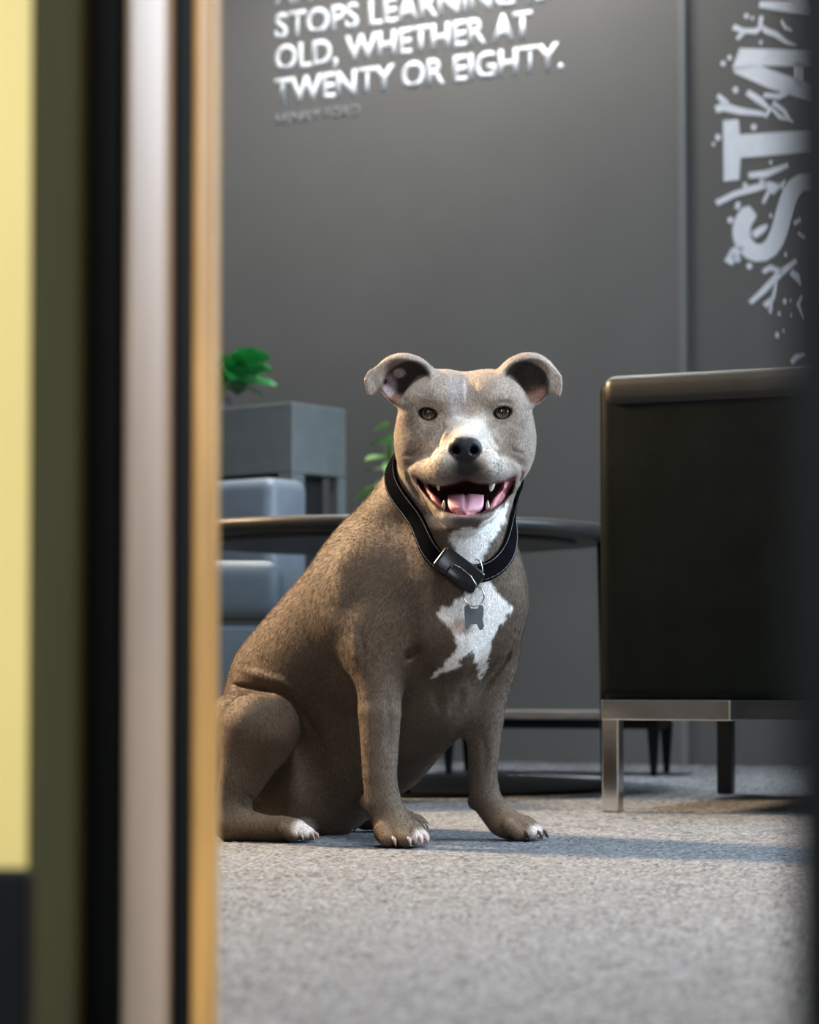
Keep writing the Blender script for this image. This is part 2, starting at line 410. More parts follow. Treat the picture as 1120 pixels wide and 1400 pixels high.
for pts, w in [([(1003, 37), (1017, 42), (1033, 43), (1045, 36)], [4, 3, 4, 2]), ([(1008, 54), (1018, 42)], [2, 4]), ([(1042, 22), (1040, 34), (1048, 42), (1062, 47), (1078, 58), (1092, 62)], [3, 3, 4, 4, 3, 1]),
               ([(1070, 28), (1076, 38), (1086, 42)], [2, 3, 1]), ([(979, 150), (990, 146), (1012, 152), (1045, 156)], [5, 6, 5, 3]), ([(982, 130), (994, 143)], [3, 5]), ([(1022, 126), (1040, 138), (1054, 150)], [4, 5, 2]),
               ([(1045, 130), (1066, 132), (1090, 124)], [3, 4, 2]), ([(1046, 160), (1056, 148), (1068, 160), (1088, 166)], [3, 3, 3, 1]), ([(1058, 140), (1074, 152), (1086, 168)], [3, 3, 1]),
               ([(980, 278), (1004, 266), (1030, 258), (1052, 252), (1074, 256)], [4, 4, 5, 4, 2]), ([(1024, 240), (1048, 238), (1080, 226)], [4, 5, 3]), ([(1040, 246), (1058, 262), (1076, 248)], [3, 4, 2]), ([(1044, 278), (1052, 262)], [2, 3]),
               ([(1008, 286), (1010, 276)], [3, 3]), ([(996, 360), (1006, 344), (1016, 338)], [6, 7, 4]), ([(1000, 350), (1012, 356)], [4, 4]), ([(1026, 414), (1044, 398), (1066, 376), (1092, 356)], [3, 4, 5, 3]),
               ([(1044, 372), (1054, 366), (1072, 372)], [3, 4, 3]), ([(1084, 372), (1092, 378), (1098, 390)], [4, 5, 1]), ([(1046, 418), (1058, 408), (1062, 392), (1062, 384)], [4, 3, 2, 2]), ([(1054, 428), (1056, 410)], [2, 2]),
               ([(1100, 404), (1094, 416), (1102, 436)], [2, 3, 1]), ([(1084, 496), (1092, 488), (1104, 484)], [3, 4, 2]), ([(1088, 306), (1098, 300)], [3, 3]), ([(1094, 318), (1104, 326)], [2, 3]), ([(1030, 322), (1042, 314), (1050, 308)], [5, 5, 2])]:
    stroke(bm, pts, w)
for (x, y, a) in [(1021, 22, 4), (1029, 25, 3), (998, 79, 4), (989, 87, 4), (1041, 58, 3), (1006, 123, 5), (1031, 174, 5), (982, 188, 5), (976, 197, 3), (1019, 253, 4), (999, 301, 5), (1025, 364, 5), (1055, 295, 3), (1075, 412, 4), (1083, 411, 2), (1067, 429, 3), (1084, 431, 2), (1064, 458, 4), (1073, 452, 2), (1055, 222, 3), (1076, 348, 3)]:
    poly_bm(bm, [(x + a * 0.8 * math.cos(k * 1.047), y + a * math.sin(k * 1.047)) for k in range(6)])
bmesh.ops.recalc_face_normals(bm, faces=bm.faces)
tag(bm_obj('paint_splash', bm, M_MURAL, mural), kind='stuff')

# ================================================================== FURNITURE
# ---- black armchair seen from behind, chrome legs
def armchair_back():
    P = on_floor(823, 1110); a = R(23.5)
    c = empty('armchair', (P.x, P.y, 0), -a)
    tag(c, 'black leather armchair with polished chrome legs turned to the round table', 'armchair')
    k = P.y / F
    zb = at_y(830, 958, P.y).z; zt = at_y(830, 519, P.y).z
    W = 0.78
    bm = bmesh.new(); add_box(bm, (-0.006, -0.004, zb), (W, 0.15, zt), 0.022, 4)
    # the cover is pulled tight: a shallow pad on the back and a soft top roll
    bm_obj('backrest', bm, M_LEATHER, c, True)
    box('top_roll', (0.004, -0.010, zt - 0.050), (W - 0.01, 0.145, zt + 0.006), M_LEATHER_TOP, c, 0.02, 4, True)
    for x0, x1 in ((0.0, 0.13), (W - 0.13, W)):
        box('armrest', (x0, 0.12, zb), (x1, 0.74, zb + 0.36), M_LEATHER, c, 0.02, 3, True)
    box('seat_base', (0.10, 0.10, zb), (W - 0.10, 0.72, zb + 0.12), M_LEATHER, c, 0.01, 2, True)
    box('seat_cushion', (0.128, 0.13, zb + 0.11), (W - 0.128, 0.75, zb + 0.24), M_LEATHER, c, 0.03, 4, True)
    lw = 0.030
    box('rail', (0.2, 0.004, zb - 0.030), (W - 0.06, 0.030, zb + 0.002), M_DARKSTEEL, c, 0.002)  # dark reflection along the chrome rail put into darker steel
    box('rail', (0.0, lw, zb - 0.028), (0.028, 0.72, zb + 0.002), M_DARKSTEEL, c, 0.002)
    box('rail', (W - 0.028, lw, zb - 0.028), (W, 0.72, zb + 0.002), M_DARKSTEEL, c, 0.002)
    for x, s in ((0, 1), (W - lw, -1)):
        for y in (0.0, 0.70):
            box('leg', (x, y, 0), (x + lw, y + lw, zb + 0.002), M_CHROME if y == 0 else M_DARKSTEEL, c, 0.0025)
        x0, x1 = (x, 0.228) if s > 0 else (W - 0.228, W)
        box('bright_rail', (x0, -0.003, zb - 0.033), (x1, 0.028, zb + 0.002), M_CHROME, c, 0.002)  # bright reflection on the same rail, put in as a separate chrome piece
armchair_back()

# ---- round dark table
TC = at_r(530, 930, 1.55)
table = empty('round_table', (TC.x, TC.y, 0), R(4))
tag(table, 'round dark lacquered table with thin top behind the dog', 'table')
TZ = CAM_H + 0.318
lathe('tabletop', [(0.40, TZ - 0.026), (0.488, TZ - 0.026), (0.498, TZ - 0.020), (0.5, TZ - 0.010), (0.497, TZ - 0.003), (0.49, TZ)], M_TABLE, table, 96)
lathe('apron', [(0.36, TZ - 0.034), (0.40, TZ - 0.034), (0.40, TZ - 0.02), (0.36, TZ - 0.02)], M_TABLE, table, 64)
lathe('floor_disc', [(0.482, 0.0), (0.49, 0.002), (0.49, 0.006), (0.484, 0.009)], M_DARKPAINT, table, 96)  # black disc lying on the carpet below the tabletop
for k in range(4):
    a = -math.pi / 2 + k * math.pi / 2
    x, y = 0.470 * math.cos(a), 0.470 * math.sin(a)
    bm = bmesh.new(); add_tube(bm, [(x, y, 0), (x, y, 0.25), (x * 0.99, y * 0.99, TZ - 0.02)], [0.015, 0.017, 0.018], 14)
    bm_obj('leg', bm, M_DARKSTEEL, table, True)

# ---- low bench against the far wall
B0 = on_floor(612, 1058); B1 = on_floor(893, 1061)
bd = (B1 - B0); ba = math.atan2(bd.y, bd.x); bl = bd.length
bench = empty('low_bench', (B0.x, B0.y, 0), ba)
tag(bench, 'low dark wooden bench with tapered legs in front of the charcoal wall', 'bench')
zt = at_y(750, 972, (B0.y + B1.y) / 2).z
box('bench_top', (-0.06, -0.02, zt - 0.020), (bl + 0.04, 0.24, zt), M_BENCH, bench, 0.003)
box('bench_rail', (-0.02, -0.005, zt - 0.042), (bl + 0.01, 0.22, zt - 0.018), M_DARKPAINT, bench, 0.002)
for x in (0, bl):
    for y, dx in ((0.01, 0), (0.20, 0.03)):
        bm = bmesh.new(); add_tube(bm, [(x + dx * 0, y, 0), (x + dx * 0, y, zt - 0.03)], [0.009, 0.02], 4)
        bm_obj('leg', bm, M_DARKPAINT, bench)

# ---- grey cabinet by the wall with an open bay
BETA = R(37)
CB = at_r(400, 600, 1.90)
cab = empty('cabinet', (CB.x, CB.y, 0), -BETA)
tag(cab, 'slate grey cabinet with an open lower bay and a plant on top', 'cabinet')
ctop = at_y(400, 549, CB.y).z; cbot = at_y(400, 646, CB.y).z
box('upper_box', (-0.55, 0, cbot), (0, 0.225, ctop), M_CABINET, cab, 0.004)
box('base_plinth', (-0.55, 0, 0), (0, 0.225, 0.10), M_CABINET, cab, 0.004)
box('back_post', (-0.03, 0.19, 0.10), (0, 0.225, cbot), M_CABINET, cab, 0.002)
box('front_post', (-0.05, 0.0, 0.10), (0, 0.05, cbot), M_CABINET, cab, 0.002)
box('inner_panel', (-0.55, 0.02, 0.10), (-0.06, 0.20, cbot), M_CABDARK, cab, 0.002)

# ---- leather lounge chair behind the table and a matching ottoman under it
LB = at_r(370, 700, 1.74)
lounge = empty('lounge_chair', (LB.x, LB.y, 0), -BETA)
tag(lounge, 'slate leather lounge chair with slab backrest behind the round table', 'armchair')
ltop = at_y(370, 651, LB.y).z
box('backrest', (-0.62, 0, 0.14), (0, 0.15, ltop), M_LEATHER_G, lounge, 0.03, 4, True)
box('seat_cushion', (-0.60, -0.42, 0.26), (-0.04, 0.01, 0.40), M_LEATHER_G, lounge, 0.035, 4, True)
box('seat_base', (-0.61, -0.41, 0.14), (-0.02, 0.02, 0.265), M_LEATHER_G, lounge, 0.01, 2, True)
for x in (-0.58, -0.05):
    for y in (-0.37, 0.10):
        box('leg', (x, y, 0), (x + 0.03, y + 0.03, 0.15), M_CHROME, lounge, 0.002)
M_LEATHER_O = mat('dark_slate_leather', (0.060, 0.082, 0.10), 0.5, noise=0.12, nscale=14, bump=0.25, bscale=330, spec=0.3)
OT = at_r(389, 800, 1.30)
ott = empty('ottoman', (OT.x, OT.y, 0), R(4))
tag(ott, 'slate leather cube ottoman with padded top under the round table', 'ottoman')
ot1 = at_y(350, 765, OT.y).z; ot0 = at_y(350, 849, OT.y).z
box('cushion', (-0.42, 0, ot0), (0, 0.30, ot1), M_LEATHER_O, ott, 0.035, 5, True)
box('base', (-0.41, 0.012, 0.05), (-0.01, 0.29, ot0 - 0.006), M_LEATHER_O, ott, 0.012, 3, True)
box('seam_shadow', (-0.40, 0.02, ot0 - 0.01), (-0.02, 0.28, ot0 + 0.03), M_CABDARK, ott)  # shadow gap under the cushion, put in as a dark strip
for x in (-0.39, -0.06):
    for y in (0.03, 0.24):
        box('foot', (x, y, 0), (x + 0.03, y + 0.03, 0.055), M_CABDARK, ott)

# ---- plants
def leaf_mesh(name, L, W, curl, n=7, notch=False):
    bm = bmesh.new(); rows = []
    for i in range(n + 1):
        t = i / n
        w = W * math.sin(math.pi * min(1, t * 0.93 + 0.05)) ** 0.7 * (1 - 0.25 * t)
        if notch and i % 2 == 1: w *= 0.72
        z = curl * t * t * -1
        rows.append([bm.verts.new((-w, L * t, z + 0.12 * W)), bm.verts.new((0, L * t, z)), bm.verts.new((w, L * t, z + 0.12 * W))])
    for a, b in zip(rows[:-1], rows[1:]):
        for k in (0, 1): bm.faces.new((a[k], a[k + 1], b[k + 1], b[k]))
    me = bpy.data.meshes.new(name); bm.to_mesh(me); bm.free()
    me.polygons.foreach_set('use_smooth', [True] * len(me.polygons))
    return me
def plant(name, label, base, height, spread, L, W, n, m, pot_r, pot_h, seed, notch, lo):
    rd = random.Random(seed)
    root = empty(name, base); tag(root, label, 'plant')
    lathe('pot', [(pot_r * 0.75, 0), (pot_r * 0.8, 0.004), (pot_r, pot_h), (pot_r * 0.9, pot_h), (pot_r * 0.88, pot_h - 0.02)], M_POT, root, 28)
    meshes = [leaf_mesh('leaf', L * s, W * s, 0.3 * L, 7, notch) for s in (0.8, 1.0, 1.2)]
    for me in meshes: me.materials.append(m)
    for i in range(n):
        a = i * 2.399 + rd.uniform(-.3, .3); t = (i + 0.5) / n
        h = pot_h + (height - pot_h) * (lo + (1 - lo) * t); rr = spread * (1.0 - 0.6 * t) * rd.uniform(.6, 1)
        tip = Vector((rr * math.cos(a), rr * math.sin(a), h))
        bm = bmesh.new(); add_tube(bm, [(0.01 * math.cos(a), 0.01 * math.sin(a), pot_h - 0.02), (tip.x * .3, tip.y * .3, pot_h + (h - pot_h) * .6), tip], [0.004, 0.003, 0.002], 5)
        st = bm_obj('stem', bm, M_STEM, root, True)
        o = link(bpy.data.objects.new('leaf', meshes[i % 3]), root)
        o.location = tip; o.rotation_euler = (rd.uniform(-0.5, 0.9), rd.uniform(-.5, .5), a - math.pi / 2)
cl = Vector((-0.355, 0.11, 0))
cr = Matrix.Rotation(-BETA, 4, 'Z') @ cl
plant('potted_plant', 'glossy dark green plant on top of the slate cabinet', (CB.x + cr.x, CB.y + cr.y, ctop), 0.150, 0.055, 0.10, 0.055, 34, M_LEAF, 0.036, 0.045, 3, True, 0.28)
PB = at_r(536, 600, 1.98)
plant('potted_shrub', 'pale green leafy potted plant beside the wall behind the dog', (PB.x, PB.y, 0), at_y(527, 580, PB.y).z, 0.05, 0.06, 0.026, 34, M_LEAF2, 0.11, 0.26, 5, False, 0.45)

# ================================================================== THE DOG
# signed distance field in millimetres (world axes), polygonised once into one continuous body
def Pm(px, py, d):
    v = at_y(px, py, D0 + d / 1000.0); return np.array([v.x * 1000, v.y * 1000, v.z * 1000], np.float32)
def ln(a): return np.sqrt((a * a).sum(-1))
def rotm(rx=0, ry=0, rz=0):
    m = Matrix.Rotation(R(rz), 3, 'Z') @ Matrix.Rotation(R(ry), 3, 'Y') @ Matrix.Rotation(R(rx), 3, 'X')
    return np.array(m, np.float32)
def ell(p, c, r, rot=None):
    q = p - c
    if rot is not None: q = q @ rot
    r = np.array(r, np.float32)
    k0 = ln(q / r); k1 = ln(q / (r * r))
    return k0 * (k0 - 1) / np.maximum(k1, 1e-6)
def cone(p, a, b, ra, rb):
    ba = b - a; h = np.clip(((p - a) @ ba) / (ba @ ba), 0, 1)
    return ln(p - a - h[:, None] * ba) - (ra + (rb - ra) * h)
def smin(a, b, k):
    h = np.maximum(k - np.abs(a - b), 0) / k
    return np.minimum(a, b) - h * h * k * 0.25
def smax(a, b, k): return -smin(-a, -b, k)
def poly_sdf(x, y, pts):
    d = np.full(x.shape, 1e9, np.float32); s = np.ones(x.shape, np.float32); n = len(pts)
    for i in range(n):
        ax, ay = pts[i]; bx, by = pts[i - 1]
        ex, ey = bx - ax, by - ay; wx, wy = x - ax, y - ay
        t = np.clip((wx * ex + wy * ey) / (ex * ex + ey * ey), 0, 1)
        d = np.minimum(d, (wx - ex * t) ** 2 + (wy - ey * t) ** 2)
        c1 = y >= ay; c2 = y < by; c3 = ex * wy > ey * wx
        s = np.where((c1 & c2 & c3) | (~c1 & ~c2 & ~c3), -s, s)
    return s * np.sqrt(d)

HX, HY, HD = 636.0, 600.0, -10.0                  # face centre in the picture, depth of the eye plane
def Hp(u, v, w): return Pm(HX + u, HY - v, HD - w)
MOUTH = [(568, 651), (580, 662), (600, 667), (618, 662), (636, 656), (655, 661), (672, 662), (690, 658), (703, 651), (704, 660), (699, 674), (688, 687), (672, 698), (655, 704), (636, 706), (618, 703), (603, 697), (588, 683), (576, 668)]
MOUTH_DEEP = [(584, 660), (600, 668), (618, 663), (636, 657), (655, 662), (672, 663), (688, 660), (686, 670), (674, 682), (667, 697), (655, 702), (636, 704), (618, 702), (607, 696), (600, 682), (588, 671)]
def eye_shape(px, py, k):
    # almond opening, inner corner drawn down towards the nose, flatter upper lid
    ex, ey = EYES[k]; s = 1 if k == 0 else -1
    x = (px - ex) * s; y = py - ey - 0.10 * x
    return np.maximum(np.sqrt((x / 1.32) ** 2 + (y + 0.5) ** 2) - 8.3, np.maximum(np.sqrt((x / 1.1) ** 2 + (y - 6) ** 2) - 13.0, -y - 7.2))
EYES = [(585.0, 565.5), (687.5, 564.0)]

def neck_sdf(p):
    d = cone(p, Pm(640, 620, 70), Pm(548, 755, 150), 80, 82)               # nape and withers
    d = smin(d, cone(p, Pm(640, 670, 48), Pm(628, 790, 62), 56, 82), 40)     # throat to chest
    return d
def torso_sdf(p):
    d = neck_sdf(p)
    d = smin(d, cone(p, Pm(624, 815, 75), Pm(570, 890, 140), 88, 104), 50)   # ribcage front
    d = smin(d, cone(p, Pm(522, 838, 160), Pm(424, 952, 290), 122, 126), 60)  # barrel and loin
    d = smin(d, ell(p, Pm(392, 1015, 310), (92, 110, 108)), 40)             # croup, sits on the floor
    d = smin(d, ell(p, Pm(450, 1062, 255), (72, 80, 92)), 50)
    d = smin(d, ell(p, Pm(392, 1088, 225), (62, 60, 72)), 40)
    d = smin(d, cone(p, Pm(585, 950, 150), Pm(520, 1010, 230), 70, 84), 60)  # belly
    d = smin(d, cone(p, Pm(498, 770, 78), Pm(486, 850, 74), 22, 36), 40)      # edge of the shoulder blade
    d = smin(d, ell(p, Pm(612, 868, 25), (44, 46, 52)), 40)                # breast muscles
    d = smin(d, ell(p, Pm(668, 858, 78), (40, 44, 48)), 34)
    return d
def legs_sdf(p, d):
    # near fore leg
    d = smin(d, cone(p, Pm(545, 795, 85), Pm(516, 890, 45), 62, 42), 34)
    f = cone(p, Pm(519, 870, 40), Pm(519, 975, 5), 34, 29)
    f = smin(f, cone(p, Pm(519, 975, 5), Pm(519, 1060, -8), 29, 23), 3)
    f = smin(f, cone(p, Pm(519, 1060, -8), Pm(523, 1096, -10), 22, 25), 3)
    f = smin(f, cone(p, Pm(523, 1096, -10), Pm(537, 1128, -18), 24, 24), 3)
    f = smin(f, ell(p, Pm(500, 1096, 6), (8, 10, 10)), 10)                   # carpal pad
    f = paw(p, f, Pm(541, 1137, -22), 38, 1.06, 32)
    d = smin(d, f, 34)
    d = smin(d, cone(p, Pm(482, 868, 60), Pm(488, 905, 52), 9, 10), 16)        # skin fold at the elbow
    # far fore leg
    d = smin(d, cone(p, Pm(668, 830, 120), Pm(668, 905, 135), 50, 36), 36)
    f = cone(p, Pm(670, 890, 138), Pm(663, 985, 132), 34, 26)
    f = smin(f, cone(p, Pm(663, 985, 132), Pm(660, 1060, 126), 26, 20), 3)
    f = smin(f, cone(p, Pm(660, 1060, 126), Pm(664, 1092, 122), 20, 21.5), 3)
    f = smin(f, cone(p, Pm(664, 1092, 122), Pm(684, 1120, 116), 21, 21), 3)
    f = smin(f, ell(p, Pm(647, 1096, 130), (7, 10, 9)), 8)
    f = paw(p, f, Pm(702, 1129, 110), 24, 1.02, 58)
    d = smin(d, f, 24)
    # near hind leg
    th = cone(p, Pm(335, 1005, 215), Pm(361, 992, 100), 66, 45)
    th = smin(th, cone(p, Pm(352, 1005, 110), Pm(318, 1098, 108), 50, 24), 30)
    th = smin(th, cone(p, Pm(318, 1098, 108), Pm(318, 1126, 98), 22, 23), 14)
    th = smin(th, cone(p, Pm(318, 1126, 98), Pm(378, 1134, 80), 23, 17), 14)
    th = paw(p, th, Pm(390, 1134, 74), 12, 0.95, 70)
    d = smin(d, th, 12)
    # far hind leg
    th = cone(p, Pm(478, 1030, 360), Pm(492, 1010, 285), 62, 44)
    th = smin(th, cone(p, Pm(492, 1020, 285), Pm(500, 1105, 305), 42, 22), 30)
    th = smin(th, cone(p, Pm(500, 1118, 305), Pm(545, 1122, 285), 18, 15), 14)
    th = paw(p, th, Pm(552, 1122, 282), 12, 0.85, 40)
    return smin(d, th, 14)
CLAWS = []
def paw(p, d, c, up, s, yaw, collect=None):
    # pad body plus four toes fanned forward; yaw turns the toes from the camera towards picture right
    a = R(yaw); fw = np.array([math.sin(a), -math.cos(a), 0], np.float32); sd = np.array([math.cos(a), math.sin(a), 0], np.float32)
    z0 = c.copy(); z0[2] = 0
    rot = np.stack([sd, fw, np.array([0, 0, 1], np.float32)], 1)
    d = smin(d, ell(p, z0 + fw * 4 * s + np.array([0, 0, 18 * s]), (28 * s, 27 * s, 18 * s), rot), 14)
    for k, (o, l) in enumerate(((-25.5, 14), (-9, 26), (9, 26), (25.5, 14))):
        t = z0 + sd * o * s + fw * l * s
        kn = cone(p, t - fw * 8 * s + np.array([0, 0, 22 * s], np.float32), t + fw * 9 * s + np.array([0, 0, 11.5 * s], np.float32), 9.6 * s, 9.4 * s)
        d = smin(d, kn, 3.5)
    return d
def head_sdf(p):
    d = ell(p, Hp(0, 14, -78), (92, 84, 76))                                  # skull (x, depth, z)
    for s in (-1, 1):
        d = smin(d, ell(p, Hp(56 * s, -8, -52), (41, 52, 58)), 22)             # cheek muscle
        d = smin(d, ell(p, Hp(36 * s, 64, -52), (36, 44, 30)), 24)             # temple muscle
        d = smin(d, ell(p, Hp(43 * s, 54, -20), (40, 28, 25)), 22)             # brow
        d = smin(d, ell(p, Hp(62 * s, 30, -34), (26, 26, 22)), 18)
    d = smin(d, cone(p, Hp(0, 0, -30), Hp(0, -14, 52), 46, 30), 18)           # bridge of the muzzle
    for s in (-1, 1):
        d = smin(d, ell(p, Hp(23.5 * s, -36, 44), (25, 42, 28)), 9)             # upper lip
        d = smin(d, cone(p, Hp(36 * s, -44, 30), Hp(65 * s, -40, -16), 19, 14), 9)   # lip drawn back to the corner
        d = smin(d, cone(p, Hp(68 * s, -28, -26), Hp(60 * s, -58, -46), 13, 13), 14)
    d = smin(d, ell(p, Hp(0, -13, 74), (21, 16, 16)), 6)
    d = smin(d, cone(p, Hp(0, -6, 36), Hp(0, -8, 72), 24, 16), 12)                      # nose leather
    # lower jaw
    j = cone(p, Hp(0, -62, -70), Hp(0, -98, 2), 52, 34)
    j = smin(j, ell(p, Hp(0, -106, 36), (35, 26, 18)), 10)
    for s in (-1, 1):
        j = smin(j, cone(p, Hp(55 * s, -58, -28), Hp(33 * s, -98, 26), 14, 12), 12)
    d = smin(d, j, 10)
    # furrow of the forehead and between the eyes
    d = smax(d, -cone(p, Hp(0, 100, -6), Hp(0, 34, 14), 3, 2), 26)
    for s in (-1, 1):
        d = smax(d, -ell(p, Hp(46 * s, 33, 22), (17, 16, 9)), 18)              # eye sockets
    # creases from the muzzle up the cheeks
    for s in (-1, 1):
        d = smax(d, -cone(p, Hp(54 * s, -18, 14), Hp(84 * s, -40, -16), 3, 3), 10)
        d = smax(d, -cone(p, Hp(40 * s, 16, 12), Hp(52 * s, -12, 16), 4, 3), 12)
    # nostrils
    for s in (-1, 1):
        d = smax(d, -ell(p, Hp(12 * s, -15.5, 90), (6.0, 12, 6.5)), 3)
        d = smax(d, -cone(p, Hp(15 * s, -16, 94), Hp(21 * s, -20, 84), 2, 2), 3)
    d = smax(d, -cone(p, Hp(0, -16, 96), Hp(0, -50, 88), 1.2, 1.2), 4)        # philtrum
    return d
def face_cut(p, d):
    px, py = to_px(p / 1000.0)
    depth = p[:, 1] - (D0 * 1000 + HD)                                       # + away from the lens
    near = (np.abs(px - 636) < 90) & (np.abs(py - 640) < 110) & (depth < 80)
    if not near.any(): return d
    d = d.copy(); px = px[near]; py = py[near]; depth = depth[near]; e = d[near]
    m = poly_sdf(px, py, MOUTH)
    sh = np.maximum(m, -(e + 8))                                            # lips and gums: a shallow recess
    md = np.maximum(poly_sdf(px, py, MOUTH_DEEP), depth - 30)                # the cavity behind the teeth
    e = smax(e, -sh, 4); e = smax(e, -md, 3)
    for k, (ex, ey) in enumerate(EYES):
        q = eye_shape(px, py, k)
        q = np.maximum(q, depth - 30)
        e = smax(e, -q, 2.5)
    d[near] = e
    return d
def ears_sdf(p, d):
    px, py = to_px(p / 1000.0)
    y0 = D0 * 1000 + HD
    for side in (-1, 1):
        if side < 0:
            c = Pm(559, 522, HD + 28); rt = rotm(0, 32, 0); rr = (46, 30, 37); ci = Pm(556, 524, HD + 6); ri = (40, 34, 30)
            flap = [(531, 496), (506, 506), (498, 519), (501, 531), (505, 542), (513, 536), (523, 515)]
        else:
            c = Pm(716, 521, HD + 28); rt = rotm(0, -34, 0); rr = (45, 30, 37); ci = Pm(720, 523, HD + 6); ri = (38, 34, 30)
            flap = [(744, 498), (760, 506), (767, 514), (768, 530), (765, 543), (757, 539), (751, 522)]
        bowl = ell(p, c, rr, rt)
        bowl = smax(bowl, -ell(p, ci, ri, rt), 5)
        mx = sum(a[0] for a in flap) / len(flap); my = sum(a[1] for a in flap) / len(flap)
        fl = poly_sdf(px, py, [(mx + (a - mx) * 0.74, my + (b - my) * 0.82) for a, b in flap]) - 4.2
        bend = 24 - 0.55 * np.maximum(0, (528 - px) if side < 0 else (px - 748))
        fl = smax(fl, np.abs(p[:, 1] - (y0 + bend)) - 3.2, 4)
        bowl = smin(bowl, fl, 10)
        d = smin(d, bowl, 9)
    return d
def dog_sdf(p):
    d = torso_sdf(p)
    d = legs_sdf(p, d)
    d = smin(d, head_sdf(p), 7)
    d = ears_sdf(p, d)
    d = face_cut(p, d)
    return creases(p, d)
# skin folds, drawn as lines in the picture: (points, depth in mm, half width, nearest and farthest depth)
FACE_D = (-140, 90); BODY_D = (-80, 260)
CREASES = [
    ([(569, 557), (579, 550.5), (592, 551), (603, 559)], 1.8, 1.9, FACE_D), ([(671, 558), (682, 550), (694, 549.5), (704, 556)], 1.8, 1.9, FACE_D),
    ([(574, 577), (588, 580), (601, 575)], 1.3, 2.0, FACE_D), ([(672, 574), (686, 579), (699, 575)], 1.3, 2.0, FACE_D),
    ([(604, 571), (607, 586), (599, 605), (586, 621)], 2.6, 4.0, FACE_D), ([(667, 571), (666, 586), (675, 604), (689, 619)], 2.4, 4.0, FACE_D),
    ([(546, 622), (562, 622), (580, 611)], 2.6, 2.6, FACE_D), ([(690, 609), (706, 618), (722, 622)], 2.2, 2.6, FACE_D),
    ([(555, 636), (559, 655), (571, 674), (588, 697)], 3.2, 2.6, FACE_D), ([(714, 636), (713, 652), (705, 668)], 3.0, 2.4, FACE_D),
    ([(546, 646), (551, 668), (566, 693), (587, 714)], 3.2, 2.8, FACE_D),
    ([(621, 518), (625, 547)], 1.2, 2.2, FACE_D), ([(650, 518), (647, 547)], 1.2, 2.2, FACE_D),
    ([(563, 528), (574, 538), (590, 540)], 1.0, 2.0, FACE_D), ([(682, 539), (697, 537), (708, 527)], 1.0, 2.0, FACE_D),
    ([(308, 931), (333, 940), (362, 943), (393, 951)], 7.0, 4.5, BODY_D), ([(404, 962), (422, 985), (441, 1018), (452, 1052)], 4.0, 5.0, BODY_D),
    ([(318, 915), (350, 922), (384, 932), (410, 950)], -4.0, 7.0, BODY_D),
    ([(552, 908), (562, 893), (584, 878)], 5.0, 4.5, BODY_D), ([(709, 868), (692, 902), (668, 935), (648, 960)], 4.5, 3.6, BODY_D),
    ([(492, 852), (497, 882), (496, 915)], 2.2, 4.0, BODY_D), ([(483, 855), (484, 885), (489, 915)], -2.5, 6.0, BODY_D),
    ([(470, 735), (460, 790), (470, 850)], -3.0, 14.0, BODY_D),
    ([(330, 1080), (348, 1096), (368, 1110)], 3.2, 3.0, BODY_D), ([(322, 1092), (338, 1108), (356, 1118)], 2.4, 2.6, BODY_D),
    ([(528, 925), (532, 985), (528, 1050)], 2.2, 5.0, BODY_D), ([(505, 940), (507, 1000), (509, 1060)], -1.8, 6.0, BODY_D),
    ([(655, 985), (664, 1030), (660, 1070)], 2.0, 4.5, BODY_D),
    ([(600, 905), (596, 950), (606, 985)], 2.5, 7.0, BODY_D), ([(634, 935), (628, 960), (610, 990)], 2.5, 6.0, BODY_D)]
def creases(p, d):
    near = np.abs(d) < 16
    if not near.any(): return d
    d = d.copy(); q = p[near]; e = d[near]
    px, py = to_px(q / 1000.0); dep = q[:, 1] - D0 * 1000
    for pts, amp, w, (d0, d1) in CREASES:
        xs_ = [a[0] for a in pts]; ys_ = [a[1] for a in pts]; m = 3 * w
        k = np.nonzero((px > min(xs_) - m) & (px < max(xs_) + m) & (py > min(ys_) - m) & (py < max(ys_) + m) & (dep > d0) & (dep < d1))[0]
        if not len(k): continue
        x = px[k]; y = py[k]; best = np.full(len(k), 1e9); n = len(pts)
        for i in range(n - 1):
            (ax, ay), (bx, by) = pts[i], pts[i + 1]
            l2 = (bx - ax) ** 2 + (by - ay) ** 2
            t = np.clip(((x - ax) * (bx - ax) + (y - ay) * (by - ay)) / l2, 0, 1)
            dd = np.hypot(x - ax - t * (bx - ax), y - ay - t * (by - ay))
            along = (i + t) / (n - 1)
            best = np.minimum(best, dd + 2.2 * w * np.maximum(0, np.abs(along - 0.5) - 0.2) / 0.3)   # fades out at both ends
        e[k] += (amp * np.exp(-(best / w) ** 2)).astype(e.dtype)
    d[near] = e
    return d

